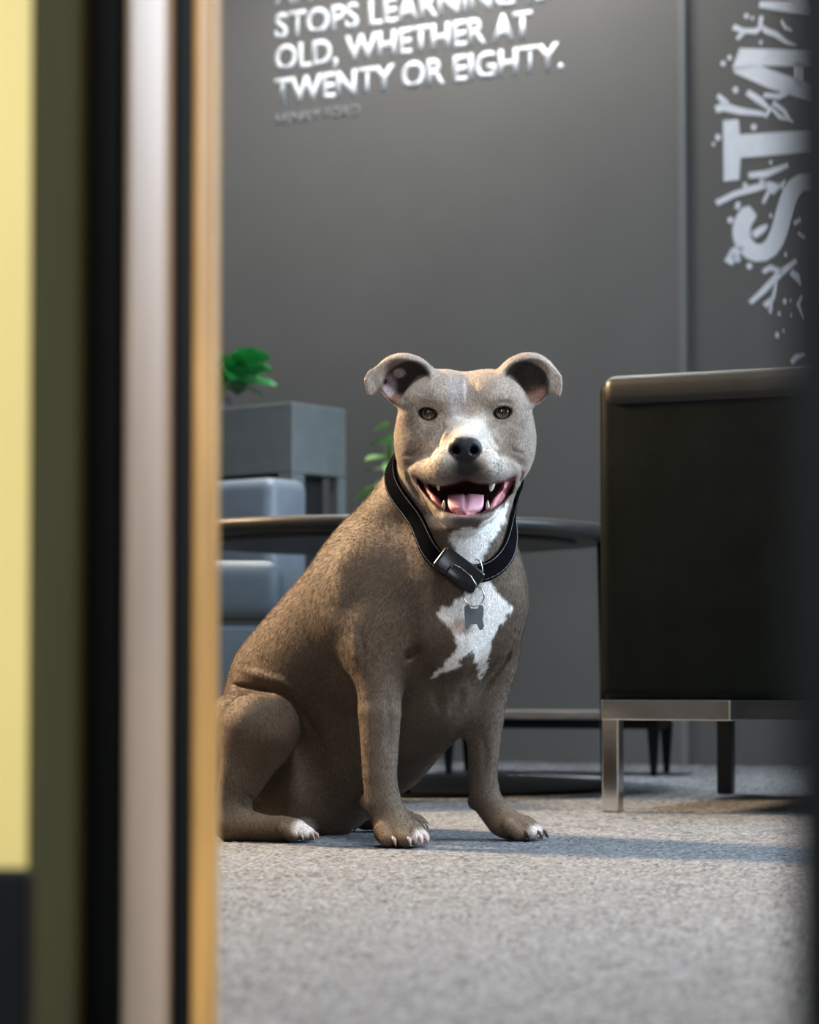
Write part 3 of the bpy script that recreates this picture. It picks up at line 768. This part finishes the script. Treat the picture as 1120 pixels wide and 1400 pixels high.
def surface_nets(f, lo, hi, h, blk=5):
    n = np.ceil((hi - lo) / (h * blk)).astype(int)
    N = n * blk
    cc = np.stack(np.meshgrid(*[np.arange(k) for k in n], indexing='ij'), -1).reshape(-1, 3)
    cen = (lo + (cc + 0.5) * blk * h - 0.5 * h).astype(np.float32)
    fc = np.concatenate([f(c) for c in np.array_split(cen, max(1, len(cen) // 400000))])
    Fd = np.repeat(np.repeat(np.repeat(fc.reshape(n), blk, 0), blk, 1), blk, 2).astype(np.float32)
    near = cc[np.abs(fc) < blk * h * 1.35]
    off = np.stack(np.meshgrid(*[np.arange(blk)] * 3, indexing='ij'), -1).reshape(-1, 3)
    idx = (near[:, None] * blk + off[None]).reshape(-1, 3)
    for ch in np.array_split(idx, max(1, len(idx) // 300000)):
        Fd[ch[:, 0], ch[:, 1], ch[:, 2]] = f((lo + ch * h).astype(np.float32))
    S = Fd < 0
    cnt = np.zeros(N - 1, np.int8)
    sl = [slice(0, -1), slice(1, None)]
    for a in (0, 1):
        for b in (0, 1):
            for c in (0, 1): cnt += S[sl[a], sl[b], sl[c]]
    act = (cnt > 0) & (cnt < 8)
    ci = np.argwhere(act)
    vid = np.full(N - 1, -1, np.int32); vid[act] = np.arange(len(ci))
    acc = np.zeros((len(ci), 3)); num = np.zeros(len(ci))
    cor = np.array([(a, b, c) for a in (0, 1) for b in (0, 1) for c in (0, 1)])
    for i in range(8):
        for j in range(i + 1, 8):
            if np.abs(cor[i] - cor[j]).sum() != 1: continue
            A = ci + cor[i]; B = ci + cor[j]
            fa = Fd[A[:, 0], A[:, 1], A[:, 2]]; fb = Fd[B[:, 0], B[:, 1], B[:, 2]]
            x = (fa < 0) != (fb < 0)
            t = np.where(x, fa / np.where(fa == fb, 1, fa - fb), 0)
            acc += np.where(x[:, None], cor[i] + (cor[j] - cor[i]) * t[:, None], 0); num += x
    V = lo + (ci + acc / num[:, None]) * h
    quads = []
    for ax in range(3):
        s0 = [slice(None)] * 3; s1 = [slice(None)] * 3; s0[ax] = slice(0, -1); s1[ax] = slice(1, None)
        A = S[tuple(s0)]; B = S[tuple(s1)]
        e = np.argwhere(A != B)
        o1, o2 = [(1, 2), (2, 0), (0, 1)][ax]
        e = e[(e[:, o1] > 0) & (e[:, o2] > 0) & (e[:, o1] < N[o1] - 1) & (e[:, o2] < N[o2] - 1)]
        d1 = np.zeros(3, int); d1[o1] = 1; d2 = np.zeros(3, int); d2[o2] = 1
        q = [vid[tuple((e - d1 - d2).T)], vid[tuple((e - d2).T)], vid[tuple(e.T)], vid[tuple((e - d1).T)]]
        q = np.stack(q, 1)
        flip = ~A[tuple(e.T)]
        q[flip] = q[flip][:, ::-1]
        quads.append(q)
    return V, np.concatenate(quads)
def laplace(V, Q, it=2, lam=0.5):
    for _ in range(it):
        s = np.zeros_like(V); n = np.zeros(len(V))
        for k in range(4):
            a, b = Q[:, k], Q[:, (k + 1) % 4]
            np.add.at(s, a, V[b]); np.add.at(n, a, 1); np.add.at(s, b, V[a]); np.add.at(n, b, 1)
        V = V + lam * (s / np.maximum(n, 1)[:, None] - V)
    return V
LO = np.array([-330.0, D0 * 1000 - 130, -6.0]); HI = np.array([230.0, D0 * 1000 + 460, 700.0])
VB, QB = surface_nets(dog_sdf, LO, HI, 2.2)
VB = laplace(VB, QB, 2, 0.5)
VB[:, 2] = np.maximum(VB[:, 2], 0.5)
def grad(f, p, e=1.0):
    g = np.stack([f(p + np.array(v, np.float32) * e) - f(p - np.array(v, np.float32) * e) for v in np.eye(3)], 1)
    return g / np.maximum(ln(g), 1e-6)[:, None]
def vnormals(V, Q):
    fn = np.cross(V[Q[:, 2]] - V[Q[:, 0]], V[Q[:, 3]] - V[Q[:, 1]])
    n = np.zeros_like(V)
    for k in range(4): np.add.at(n, Q[:, k], fn)
    return n / np.maximum(ln(n), 1e-9)[:, None]
NB = vnormals(VB, QB)
PXB, PYB = to_px(VB / 1000.0)
DB = VB[:, 1] - D0 * 1000
def ss(a, b, x):
    t = np.clip((x - a) / (b - a), 0, 1); return t * t * (3 - 2 * t)
def vnoise(P, s, seed=0):
    q = P / s; i = np.floor(q).astype(np.int64); f_ = q - i; f_ = f_ * f_ * (3 - 2 * f_)
    def hsh(a): 
        v = (a[:, 0] * 73856093) ^ (a[:, 1] * 19349663) ^ (a[:, 2] * 83492791) ^ (seed * 2654435761)
        v = (v ^ (v >> 13)) * 1274126177; v = v ^ (v >> 16)
        return (v & 0xffff) / 65535.0
    o = 0
    for a in (0, 1):
        for b in (0, 1):
            for c in (0, 1):
                w = (f_[:, 0] if a else 1 - f_[:, 0]) * (f_[:, 1] if b else 1 - f_[:, 1]) * (f_[:, 2] if c else 1 - f_[:, 2])
                o = o + w * hsh(i + np.array([a, b, c]))
    return o
# coat markings: own colours, plus painted nostril shade and forehead highlight
BODY = np.array([0.100, 0.076, 0.058]); HEADC = np.array([0.285, 0.240, 0.205]); WHITE = np.array([0.80, 0.78, 0.76])
CHEST = [(597, 840), (612, 826), (628, 818), (640, 800), (648, 780), (662, 785), (672, 800), (685, 815), (702, 831), (690, 848), (677, 862), (670, 885), (667, 918), (655, 927), (652, 905), (647, 889), (640, 893), (632, 905), (612, 920), (588, 926), (600, 912), (618, 895), (623, 872), (616, 856), (606, 850)]
THROAT = [(612, 728), (640, 724), (668, 712), (694, 684), (690, 712), (668, 745), (655, 770), (640, 775), (622, 752)]
def coat(V, N_):
    px, py = to_px(V / 1000.0); d = V[:, 1] - D0 * 1000
    HSD = np.concatenate([head_sdf(q) for q in np.array_split(V.astype(np.float32), 4)])
    n1 = vnoise(V, 26.0, 1); n2 = vnoise(V, 9.0, 2)
    c = BODY[None] * (0.85 + 0.3 * n1)[:, None]
    def mix(c, col, w): return c * (1 - w[:, None]) + np.asarray(col) * w[:, None]
    front = d < 150
    # head lighter than the body
    hw = ss(745, 690, py + 0.35 * np.abs(px - 636)) * ss(110, 60, d)
    hw = np.maximum(hw, ss(600, 575, py))
    c = mix(c, HEADC * 1.0, hw)
    hd = hw > 0.3
    def blob(x, y, rx, ry, soft=0.5): 
        return ss(1 + soft, 1 - soft, np.sqrt(((px - x) / rx) ** 2 + ((py - y) / ry) ** 2))
    # greyer, darker cheeks and temples; sandy brows
    c = mix(c, [0.135, 0.110, 0.090], 0.75 * np.maximum(blob(556, 606, 24, 44), 0.7 * blob(716, 606, 22, 44)) * hd)
    c = mix(c, [0.15, 0.125, 0.105], 0.55 * np.maximum(blob(596, 592, 16, 16), blob(676, 590, 16, 16)) * hd)
    c = mix(c, [0.12, 0.10, 0.085], 0.6 * np.maximum(blob(572, 700, 26, 44), blob(706, 690, 22, 40)) * hd)
    c = c * (1 + 0.35 * (vnoise(V, 14.0, 21) - 0.5) * hd)[:, None]
    # pale blaze on the bridge of the muzzle, thin line on the forehead
    c = mix(c, [0.56, 0.51, 0.46], 0.8 * blob(637, 583, 26, 15) * hd)
    c = mix(c, [0.50, 0.45, 0.40], 0.6 * np.maximum(blob(603, 622, 16, 30), blob(671, 618, 18, 30)) * hd)
    c = mix(c, [0.80, 0.78, 0.74], 0.9 * blob(635.5, 535, 2.2, 14, .4) * hd)
    c = mix(c, [0.25, 0.235, 0.235], 0.6 * blob(625, 545, 14, 30) * hd)  # cool window highlight on the forehead put into the coat colour
    # darker muzzle front under the nose
    c = mix(c, [0.028, 0.027, 0.03], 0.95 * np.maximum(blob(638, 640, 24, 17, .5), 0.8 * blob(638, 652, 38, 10, .6)) * hd * (py < 668))
    # chin with a dark patch
    c = mix(c, [0.55, 0.5, 0.45], 0.6 * blob(600, 712, 22, 10) * (d < 40))
    c = mix(c, [0.06, 0.055, 0.06], 0.85 * blob(640, 713, 24, 7.5, .5) * (d < 40))
    # whisker spots
    rs = np.random.default_rng(3)
    for (x0, x1, y0, y1) in ((588, 612, 632, 655), (662, 690, 630, 650)):
        for k in range(16):
            c = mix(c, [0.10, 0.09, 0.085], 0.75 * blob(rs.uniform(x0, x1), rs.uniform(y0, y1), 1.3, 1.3, .5) * hd * (d < 20))
    # white chest and throat, edges broken up by the lie of the hair
    jx = px + 7 * (n2 - 0.5) + 5 * (vnoise(V, 4.0, 5) - 0.5); jy = py + 9 * (n2 - 0.5)
    w = ss(2.5, -2.5, poly_sdf(jx, jy, CHEST)) * (d < 110)
    c = mix(c, WHITE, w)
    c = mix(c, [0.42, 0.29, 0.22], 0.8 * blob(631, 856, 15, 11, .45) * (d < 110))
    w = ss(3, -3, poly_sdf(jx, jy, THROAT)) * (d < 110)
    c = mix(c, WHITE * 0.95, w)
    # paws: tan with white toes
    z = V[:, 2]
    c = mix(c, [0.14, 0.098, 0.065], 0.85 * ss(62, 30, z) * (z < 70) * np.maximum(np.maximum(blob(540, 1135, 44, 40), blob(705, 1130, 60, 36)), blob(370, 1135, 90, 34)))
    for (x, y, rx, ry) in ((577, 1146, 12, 12), (733, 1138, 11, 10), (416, 1132, 15, 12)):
        c = mix(c, [0.66, 0.58, 0.54], 0.85 * blob(x, y, rx, ry) * (z < 60))
    # inside of the ears
    y0 = HD
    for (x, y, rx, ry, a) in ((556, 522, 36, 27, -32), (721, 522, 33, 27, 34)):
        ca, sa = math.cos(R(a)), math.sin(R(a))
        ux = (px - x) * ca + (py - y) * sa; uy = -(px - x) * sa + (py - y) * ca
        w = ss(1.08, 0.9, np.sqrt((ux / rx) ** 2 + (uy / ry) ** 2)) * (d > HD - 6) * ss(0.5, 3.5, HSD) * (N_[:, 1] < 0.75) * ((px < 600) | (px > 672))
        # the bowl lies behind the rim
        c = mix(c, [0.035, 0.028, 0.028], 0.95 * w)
        if x < 600:
            for (bx, by, r1, r2) in ((529, 528, 13, 16), (546, 510, 8, 6), (527, 540, 11, 8)):
                c = mix(c, [0.42, 0.36, 0.40], 0.9 * blob(bx, by, r1, r2, .35) * w)
            c = mix(c, [0.02, 0.02, 0.022], blob(524, 522, 6, 5, .4) * w)
            c = mix(c, [0.22, 0.13, 0.09], 0.8 * blob(541, 548, 9, 9) * w)
        else:
            c = mix(c, [0.20, 0.11, 0.08], 0.8 * blob(733, 540, 14, 12) * w)
    # eyelids
    for (ex, ey) in EYES:
        q = eye_shape(px, py, EYES.index((ex, ey)))
        c = mix(c, [0.018, 0.014, 0.013], ss(3.2, 1.2, q) * hd * (d < 60))
    rough = np.full(len(V), 0.62)
    # nose leather
    q = ell(V.astype(np.float32), Hp(0, -14, 78), (22, 17.5, 17))
    nz = ss(2.2, 0.2, q)
    c = mix(c, [0.026, 0.026, 0.031], nz)
    for s in (-1, 1): c = mix(c, [0.002, 0.002, 0.002], ss(2.0, -1.0, np.sqrt(((px - HX - 12.5 * s) / 1.0) ** 2 + (py - 616) ** 2) - 5.5) * nz); rough = rough * (1 - nz) + 0.33 * nz  # shade inside the nostrils put into the colour as black
    # mouth lining
    dep = d - HD
    m = poly_sdf(px, py, MOUTH)
    ins = ss(2.0, -1.0, m) * (d < 60)
    lip = ss(4.5, 1.5, np.abs(m)) * (d < 60) * ss(650, 668, py)
    gum = np.array([0.62, 0.25, 0.27]); 
    c = mix(c, gum[None] * (0.45 + 0.9 * n2)[:, None], ins)
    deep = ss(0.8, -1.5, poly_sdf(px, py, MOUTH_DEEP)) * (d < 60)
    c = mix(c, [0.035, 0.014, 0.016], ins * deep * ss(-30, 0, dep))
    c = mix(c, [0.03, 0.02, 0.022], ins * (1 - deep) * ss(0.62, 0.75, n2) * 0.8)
    c = mix(c, [0.05, 0.035, 0.035], 0.75 * ss(3.5, 0.5, np.abs(m)) * (d < 60) * ss(650, 662, py))
    rough = rough * (1 - ins) + 0.3 * ins
    fur = (1 - nz) * (1 - ins)
    for k in (0, 1): fur = fur * ss(1.5, 4.5, eye_shape(px, py, k))
    return np.clip(c, 0, 1), rough, fur
CB_, RB_, FURB = coat(VB, NB)

def dog_mat():
    m = bpy.data.materials.new('short_blue_brindle_coat'); m.use_nodes = True
    nt = m.node_tree; b = nt.nodes['Principled BSDF']
    a = nt.nodes.new('ShaderNodeAttribute'); a.attribute_name = 'coat'
    r_ = nt.nodes.new('ShaderNodeAttribute'); r_.attribute_name = 'gloss'
    tc = nt.nodes.new('ShaderNodeTexCoord')
    n = nt.nodes.new('ShaderNodeTexNoise'); n.inputs['Scale'].default_value = 620; n.inputs['Detail'].default_value = 3
    mp = nt.nodes.new('ShaderNodeMapping'); mp.inputs['Scale'].default_value = (1, 1, 0.35)
    nt.links.new(tc.outputs['Object'], mp.inputs['Vector']); nt.links.new(mp.outputs['Vector'], n.inputs['Vector'])
    mr = nt.nodes.new('ShaderNodeMapRange'); mr.inputs['From Min'].default_value = 0.3; mr.inputs['From Max'].default_value = 0.7
    mr.inputs['To Min'].default_value = 0.62; mr.inputs['To Max'].default_value = 1.36
    nt.links.new(n.outputs['Fac'], mr.inputs['Value'])
    mx = nt.nodes.new('ShaderNodeMix'); mx.data_type = 'RGBA'; mx.blend_type = 'MULTIPLY'; mx.inputs['Factor'].default_value = 1.0
    nt.links.new(a.outputs['Color'], mx.inputs['A']); nt.links.new(mr.outputs['Result'], mx.inputs['B'])
    nt.links.new(mx.outputs['Result'], b.inputs['Base Color']); nt.links.new(r_.outputs['Fac'], b.inputs['Roughness'])
    bp = nt.nodes.new('ShaderNodeBump'); bp.inputs['Strength'].default_value = 0.22; bp.inputs['Distance'].default_value = 0.0012
    nt.links.new(n.outputs['Fac'], bp.inputs['Height']); nt.links.new(bp.outputs['Normal'], b.inputs['Normal'])
    b.inputs['Specular IOR Level'].default_value = 0.06
    b.inputs['Sheen Weight'].default_value = 0.0; b.inputs['Sheen Roughness'].default_value = 0.4
    return m
DOG_AT = np.array([0.0, D0 + 0.15, 0.0])
dog = empty('dog', tuple(DOG_AT))
tag(dog, 'seated grey-brown dog with white chest, mouth open, wearing a black collar', 'dog')
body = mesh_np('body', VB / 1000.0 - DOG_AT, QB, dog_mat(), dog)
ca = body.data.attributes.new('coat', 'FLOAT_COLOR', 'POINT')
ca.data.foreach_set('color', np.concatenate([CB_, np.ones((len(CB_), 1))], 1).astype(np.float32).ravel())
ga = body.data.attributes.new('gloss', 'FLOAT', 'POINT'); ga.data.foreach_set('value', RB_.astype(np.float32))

def dl(p): return Vector((p[0] / 1000, p[1] / 1000, p[2] / 1000)) - Vector(DOG_AT)
# eyes
def eye_mat():
    m = bpy.data.materials.new('amber_eye'); m.use_nodes = True
    nt = m.node_tree; b = nt.nodes['Principled BSDF']
    tc = nt.nodes.new('ShaderNodeTexCoord'); sx = nt.nodes.new('ShaderNodeSeparateXYZ')
    nt.links.new(tc.outputs['Object'], sx.inputs[0])
    cb = nt.nodes.new('ShaderNodeCombineXYZ'); nt.links.new(sx.outputs['X'], cb.inputs['X']); nt.links.new(sx.outputs['Z'], cb.inputs['Z'])
    le = nt.nodes.new('ShaderNodeVectorMath'); le.operation = 'LENGTH'; nt.links.new(cb.outputs[0], le.inputs[0])
    mr = nt.nodes.new('ShaderNodeMapRange'); mr.inputs['From Max'].default_value = 0.0135
    nt.links.new(le.outputs['Value'], mr.inputs['Value'])
    rp = nt.nodes.new('ShaderNodeValToRGB'); e = rp.color_ramp.elements
    e[0].position = 0.0; e[0].color = (0.002, 0.002, 0.002, 1)
    e[1].position = 0.44; e[1].color = (0.003, 0.002, 0.002, 1)
    for pos, col in ((0.50, (0.07, 0.035, 0.012, 1)), (0.66, (0.12, 0.065, 0.025, 1)), (0.72, (0.02, 0.012, 0.008, 1)), (0.86, (0.10, 0.075, 0.06, 1))):
        x = e.new(pos); x.color = col
    nt.links.new(mr.outputs['Result'], rp.inputs['Fac']); nt.links.new(rp.outputs['Color'], b.inputs['Base Color'])
    b.inputs['Roughness'].default_value = 0.06; b.inputs['Coat Weight'].default_value = 1.0; b.inputs['Coat Roughness'].default_value = 0.02
    return m
M_EYE = eye_mat()
def surf_depth(px, py, f, d0=-140, d1=200):
    ds = np.arange(d0, d1, 1.0)
    v = f(np.stack([Pm(px, py, x) for x in ds]).astype(np.float32))
    i = np.argmax(v < 0); return ds[i]
for (ex, ey) in EYES:
    def fh(p): return smin(torso_sdf(p), head_sdf(p), 16)
    sd = surf_depth(ex, ey, fh)
    bm = bmesh.new(); bmesh.ops.create_uvsphere(bm, u_segments=32, v_segments=20, radius=0.0135)
    o = bm_obj('eye', bm, M_EYE, dog, True)
    o.location = dl(Pm(ex + (1 if ex < 636 else -1), ey, sd + 12.0))
# tongue
def tongue():
    n, k = 26, 17
    V = []; 
    for i in range(n):
        t = i / (n - 1)
        w_ = 40 - 48 * t                                     # from the throat forward over the lower teeth
        cx = 637; 
        py_ = 675 + 24 * t ** 1.8
        dd = HD + 16 - 66 * math.sin(t * 1.5)
        wd = 24.5 * math.sqrt(max(0.02, 1 - max(0, (t - 0.45) / 0.56) ** 2.6))
        for j in range(k):
            s = -1 + 2 * j / (k - 1)
            dip = 2.6 * math.exp(-(s / 0.10) ** 2) + 1.8 * s * s
            V.append(Pm(cx + wd * s, py_ + dip, dd + 5 * s * s))
    V = np.array(V); m = len(V)
    V2 = V + np.array([0, 3, -5]) 
    VV = np.concatenate([V, V2])
    Q = []
    for i in range(n - 1):
        for j in range(k - 1):
            a = i * k + j; Q.append((a, a + 1, a + k + 1, a + k)); Q.append((m + a, m + a + k, m + a + k + 1, m + a + 1))
    for j in range(k - 1):
        a = (n - 1) * k + j; Q.append((a, a + 1, m + a + 1, m + a)); Q.append((j, m + j, m + j + 1, j + 1))
    for i in range(n - 1):
        a = i * k; Q.append((a, a + k, m + a + k, m + a)); b_ = a + k - 1; Q.append((b_, m + b_, m + b_ + k, b_ + k))
    o = mesh_np('tongue', VV / 1000.0 - DOG_AT, np.array(Q), M_TONGUE, dog)
tongue()
# teeth: four canines and the small lower incisors
def tooth(px, py, d, px2, py2, d2, r):
    a, b_ = dl(Pm(px, py, d)), dl(Pm(px2, py2, d2))
    tube('tooth', [a, a.lerp(b_, .5), a.lerp(b_, .85), b_], [r / 1000, r * .85 / 1000, r * .45 / 1000, r * .1 / 1000], M_TEETH, dog, 10)
tooth(606, 699, HD - 22, 607, 684, HD - 27, 3.0); tooth(667, 698, HD - 22, 667, 684, HD - 27, 3.0)
tooth(599, 662, HD - 8, 600, 671, HD - 12, 3.0); tooth(673, 660, HD - 8, 671, 672, HD - 12, 4.6)
for x in np.linspace(616, 656, 8): tooth(x, 707, HD - 28, x, 702, HD - 32, 2.6)
# claws
def paw_claws(c, s, yaw, m, which=(0, 1, 2, 3)):
    a = R(yaw); fw = np.array([math.sin(a), -math.cos(a), 0]); sd = np.array([math.cos(a), math.sin(a), 0])
    z0 = np.array(c, float); z0[2] = 0
    for k, (o, l) in enumerate(((-24, 15), (-8.5, 26), (8.5, 26), (24, 15))):
        if k not in which: continue
        t = z0 + sd * o * s + fw * (l + 14) * s
        pts = [t + np.array([0, 0, 14 * s]), t + fw * 7 * s + np.array([0, 0, 11.5 * s]), t + fw * 10.5 * s + np.array([0, 0, 3.5 * s])]
        tube('claw', [dl(q) for q in pts], [0.0031 * s, 0.0026 * s, 0.0007 * s], m, dog, 8)
paw_claws(Pm(541, 1137, -22), 1.06, 32, M_CLAW); paw_claws(Pm(702, 1129, 110), 1.02, 58, M_CLAWD)
paw_claws(Pm(390, 1134, 74), .95, 70, M_CLAW); paw_claws(Pm(552, 1122, 282), .85, 40, M_CLAW)

# short coat: single hairs lying along the body
def make_fur(count=150000):
    tri = np.concatenate([QB[:, [0, 1, 2]], QB[:, [0, 2, 3]]])
    A, B, C = VB[tri[:, 0]], VB[tri[:, 1]], VB[tri[:, 2]]
    ar = ln(np.cross(B - A, C - A)) * FURB[tri].mean(1)
    ar = ar * np.where((A[:, 2] < 3), 0, 1)
    cdf = np.cumsum(ar); k = np.searchsorted(cdf, rng.random(count) * cdf[-1])
    r1 = np.sqrt(rng.random(count)); r2 = rng.random(count)
    w = np.stack([1 - r1, r1 * (1 - r2), r1 * r2], 1)
    P = sum(VB[tri[k, i]] * w[:, i:i + 1] for i in range(3))
    N_ = sum(NB[tri[k, i]] * w[:, i:i + 1] for i in range(3)); N_ /= np.maximum(ln(N_), 1e-6)[:, None]
    Cc = sum(CB_[tri[k, i]] * w[:, i:i + 1] for i in range(3))
    nose = Hp(0, -5, 80)
    px, py = to_px(P / 1000.0); d = P[:, 1] - D0 * 1000
    head = ss(760, 690, py) * ss(120, 60, d)
    g = (P - nose); g = g / ln(g)[:, None]
    back = np.array([-0.55, 0.45, -0.75]) + np.zeros_like(P)
    down = np.array([0.05, 0.05, -1.0]) + np.zeros_like(P)
    leg = ss(260, 160, P[:, 2])[:, None]
    flow = back * (1 - leg) + down * leg
    chest = (ss(560, 620, px) * ss(150, 60, d) * (1 - head))[:, None]
    flow = flow * (1 - chest) + down * chest
    flow = flow * (1 - head[:, None]) + g * head[:, None]
    swirl = np.stack([vnoise(P, 30.0, 11), vnoise(P, 30.0, 12), vnoise(P, 30.0, 13)], 1) - 0.5
    flow = flow + 0.14 * swirl
    T = flow - N_ * (flow * N_).sum(1)[:, None]; T /= np.maximum(ln(T), 1e-6)[:, None]
    T = T + rng.normal(0, 0.11, T.shape)
    L = (6.6 - 2.6 * head - 2.0 * leg[:, 0]) * rng.uniform(0.7, 1.15, count)
    L = L * np.where(Cc.mean(1) < 0.05, 0.6, 1)
    p0 = P - N_ * 0.4
    p1 = P + T * (L * 0.5)[:, None] + N_ * (L * 0.10)[:, None]
    p2 = P + T * L[:, None] + N_ * (L * 0.16)[:, None]
    pts = np.stack([p0, p1, p2], 1).reshape(-1, 3) / 1000.0 - DOG_AT
    cu = bpy.data.hair_curves.new('fur'); cu.add_curves([3] * count)
    cu.attributes['position'].data.foreach_set('vector', pts.astype(np.float32).ravel())
    ra = cu.attributes.get('radius') or cu.attributes.new('radius', 'FLOAT', 'POINT')
    rr = np.tile(np.array([0.00013, 0.00011, 0.00003], np.float32), count)
    ra.data.foreach_set('value', rr)
    tint = Cc * rng.uniform(0.6, 1.3, (count, 1))
    at = cu.attributes.new('coat', 'FLOAT_COLOR', 'CURVE')
    at.data.foreach_set('color', np.concatenate([np.clip(tint, 0, 1), np.ones((count, 1))], 1).astype(np.float32).ravel())
    m = bpy.data.materials.new('coat_hair'); m.use_nodes = True
    nt = m.node_tree; b = nt.nodes['Principled BSDF']
    a = nt.nodes.new('ShaderNodeAttribute'); a.attribute_name = 'coat'
    nt.links.new(a.outputs['Color'], b.inputs['Base Color'])
    b.inputs['Roughness'].default_value = 0.5; b.inputs['Specular IOR Level'].default_value = 0.12
    cu.materials.append(m)
    o = link(bpy.data.objects.new('fur', cu), dog)
    tag(o, kind='stuff')
make_fur()

# ================================================================== COLLAR
def collar():
    A_, B_, C_ = Pm(541, 628, 85), Pm(630, 778, -25), Pm(702, 692, 60)
    n = np.cross(B_ - A_, C_ - A_); n = n / np.linalg.norm(n)
    if n[2] < 0: n = -n
    cen = (A_ * 0.5 + C_ * 0.5) * 0.55 + B_ * 0.45 + np.array([0, 45, 0]); cen = cen - n * ((cen - A_) @ n)
    u = B_ - cen; u = u / np.linalg.norm(u); v = np.cross(n, u)
    f = lambda p: torso_sdf(p.astype(np.float32))
    K = 96; pts = []
    for i in range(K):
        a = 2 * math.pi * i / K; dr = u * math.cos(a) + v * math.sin(a)
        rs_ = np.arange(10, 260, 1.0)
        val = f(cen + rs_[:, None] * dr)
        k = np.argmax(val > 3.0); pts.append(cen + rs_[k] * dr)
    pts = np.array(pts)
    for _ in range(4): pts = 0.5 * pts + 0.25 * (np.roll(pts, 1, 0) + np.roll(pts, -1, 0))
    g = grad(f, pts)
    root = empty('dog_collar', tuple(cen / 1000.0)); O = Vector(cen / 1000.0)
    tag(root, 'black stitched collar with tracker box and metal tag around the dog neck', 'collar')
    T = np.roll(pts, -1, 0) - np.roll(pts, 1, 0); T /= ln(T)[:, None]
    W_ = np.cross(T, g); W_ /= ln(W_)[:, None]
    hw, th = 13.0, 2.2
    prof = [(-hw, 0), (-hw * .92, th), (0, th * 1.25), (hw * .92, th), (hw, 0), (hw, -1.5), (-hw, -1.5)]
    V = np.concatenate([[pts[i] + W_[i] * a + g[i] * (b) for (a, b) in prof] for i in range(K)]); m = len(prof)
    Q = np.array([(i * m + j, i * m + (j + 1) % m, ((i + 1) % K) * m + (j + 1) % m, ((i + 1) % K) * m + j) for i in range(K) for j in range(m)])
    mesh_np('strap', V / 1000.0 - np.array(O), Q, M_STRAP, root, False)
    bm = bmesh.new()
    for i in range(K):
        for sgn in (-1, 1):
            for t in (0.0, 0.5):
                j = (i + 1) % K
                q = pts[i] * (1 - t) + pts[j] * t + W_[i] * sgn * hw * 0.78 + g[i] * (th * 1.05)
                dr = T[i] * 1.3
                add_tube(bm, [Vector((q - dr) / 1000.0) - O, Vector((q + dr) / 1000.0) - O], 0.00045, 4)
    tag(bm_obj('stitching', bm, M_STITCH, root), kind='stuff')
    # tracker box, hung on the strap at the throat
    def near_front(px, py): return surf_depth(px, py, lambda p: torso_sdf(p), -140, 160)
    dd = near_front(628, 780)
    c = Pm(628, 780, dd - 13)
    ex = Pm(656, 801, dd - 9) - Pm(600, 760, dd - 9); ex = ex / np.linalg.norm(ex)
    ez = np.array([0.10, -1.0, 0.05]); ez = ez - ex * (ez @ ex); ez /= np.linalg.norm(ez); ey = np.cross(ez, ex)
    Mx = Matrix(((ex[0], ey[0], ez[0], c[0] / 1000 - O.x), (ex[1], ey[1], ez[1], c[1] / 1000 - O.y), (ex[2], ey[2], ez[2], c[2] / 1000 - O.z), (0, 0, 0, 1)))
    bm = bmesh.new(); add_box(bm, (-0.034, -0.018, -0.013), (0.033, 0.017, 0.011), 0.005, 3)
    bm.transform(Mx); tb = bm_obj('tracker_box', bm, M_BLACK, root, True)
    bm = bmesh.new(); add_box(bm, (-0.014, -0.017, 0.009), (0.031, -0.001, 0.0135), 0.003, 3)
    bm.transform(Mx); bm_obj('box_clip', bm, M_BLACK, tb, True)
    bm = bmesh.new(); add_tube(bm, [Mx @ Vector(q) for q in ((-0.016, -0.001, 0.0125), (0.0, 0.0025, 0.0132), (0.018, 0.001, 0.0132), (0.030, -0.004, 0.0125), (0.0325, -0.010, 0.011))], 0.0007, 6)
    bm_obj('box_seam', bm, M_STEEL, tb, True)
    # rings and tag
    d2 = near_front(650, 815) - 7
    def circ(cx, cy, r, d, a0=0, a1=2 * math.pi, n_=36, sq=1.0):
        return [Vector(Pm(cx + r * sq * math.cos(a0 + (a1 - a0) * k / n_), cy + r * math.sin(a0 + (a1 - a0) * k / n_), d) / 1000.0) - O for k in range(n_)]
    tube('collar_ring', circ(652, 782, 17, d2 - 3, -1.9, 1.5, 24, 0.45), 0.0011, M_STEEL, root, 8)
    tube('split_ring', circ(648, 815, 14, d2 - 6), 0.0010, M_STEEL, root, 8, True)
    outline = [(635, 830), (638, 827), (642, 828), (644, 832), (653, 832), (655, 828), (659, 827), (661.5, 831), (661, 842), (660, 847), (662, 856), (660, 861), (656, 861.5), (653.5, 857), (652, 853), (643, 854), (641, 859), (638, 861), (635.5, 858), (636, 848), (635, 840)]
    bm = bmesh.new(); d3 = d2 - 7
    fr = [bm.verts.new(Vector(Pm(x, y, d3) / 1000.0) - O) for x, y in outline]
    bk = [bm.verts.new(Vector(Pm(x, y, d3 + 2.2) / 1000.0) - O) for x, y in outline]
    bm.faces.new(fr); bm.faces.new(bk[::-1])
    for k in range(len(fr)): bm.faces.new((fr[k], bk[k], bk[(k + 1) % len(fr)], fr[(k + 1) % len(fr)]))
    bmesh.ops.recalc_face_normals(bm, faces=bm.faces)
    bm_obj('tag', bm, M_TAG, root)
collar()
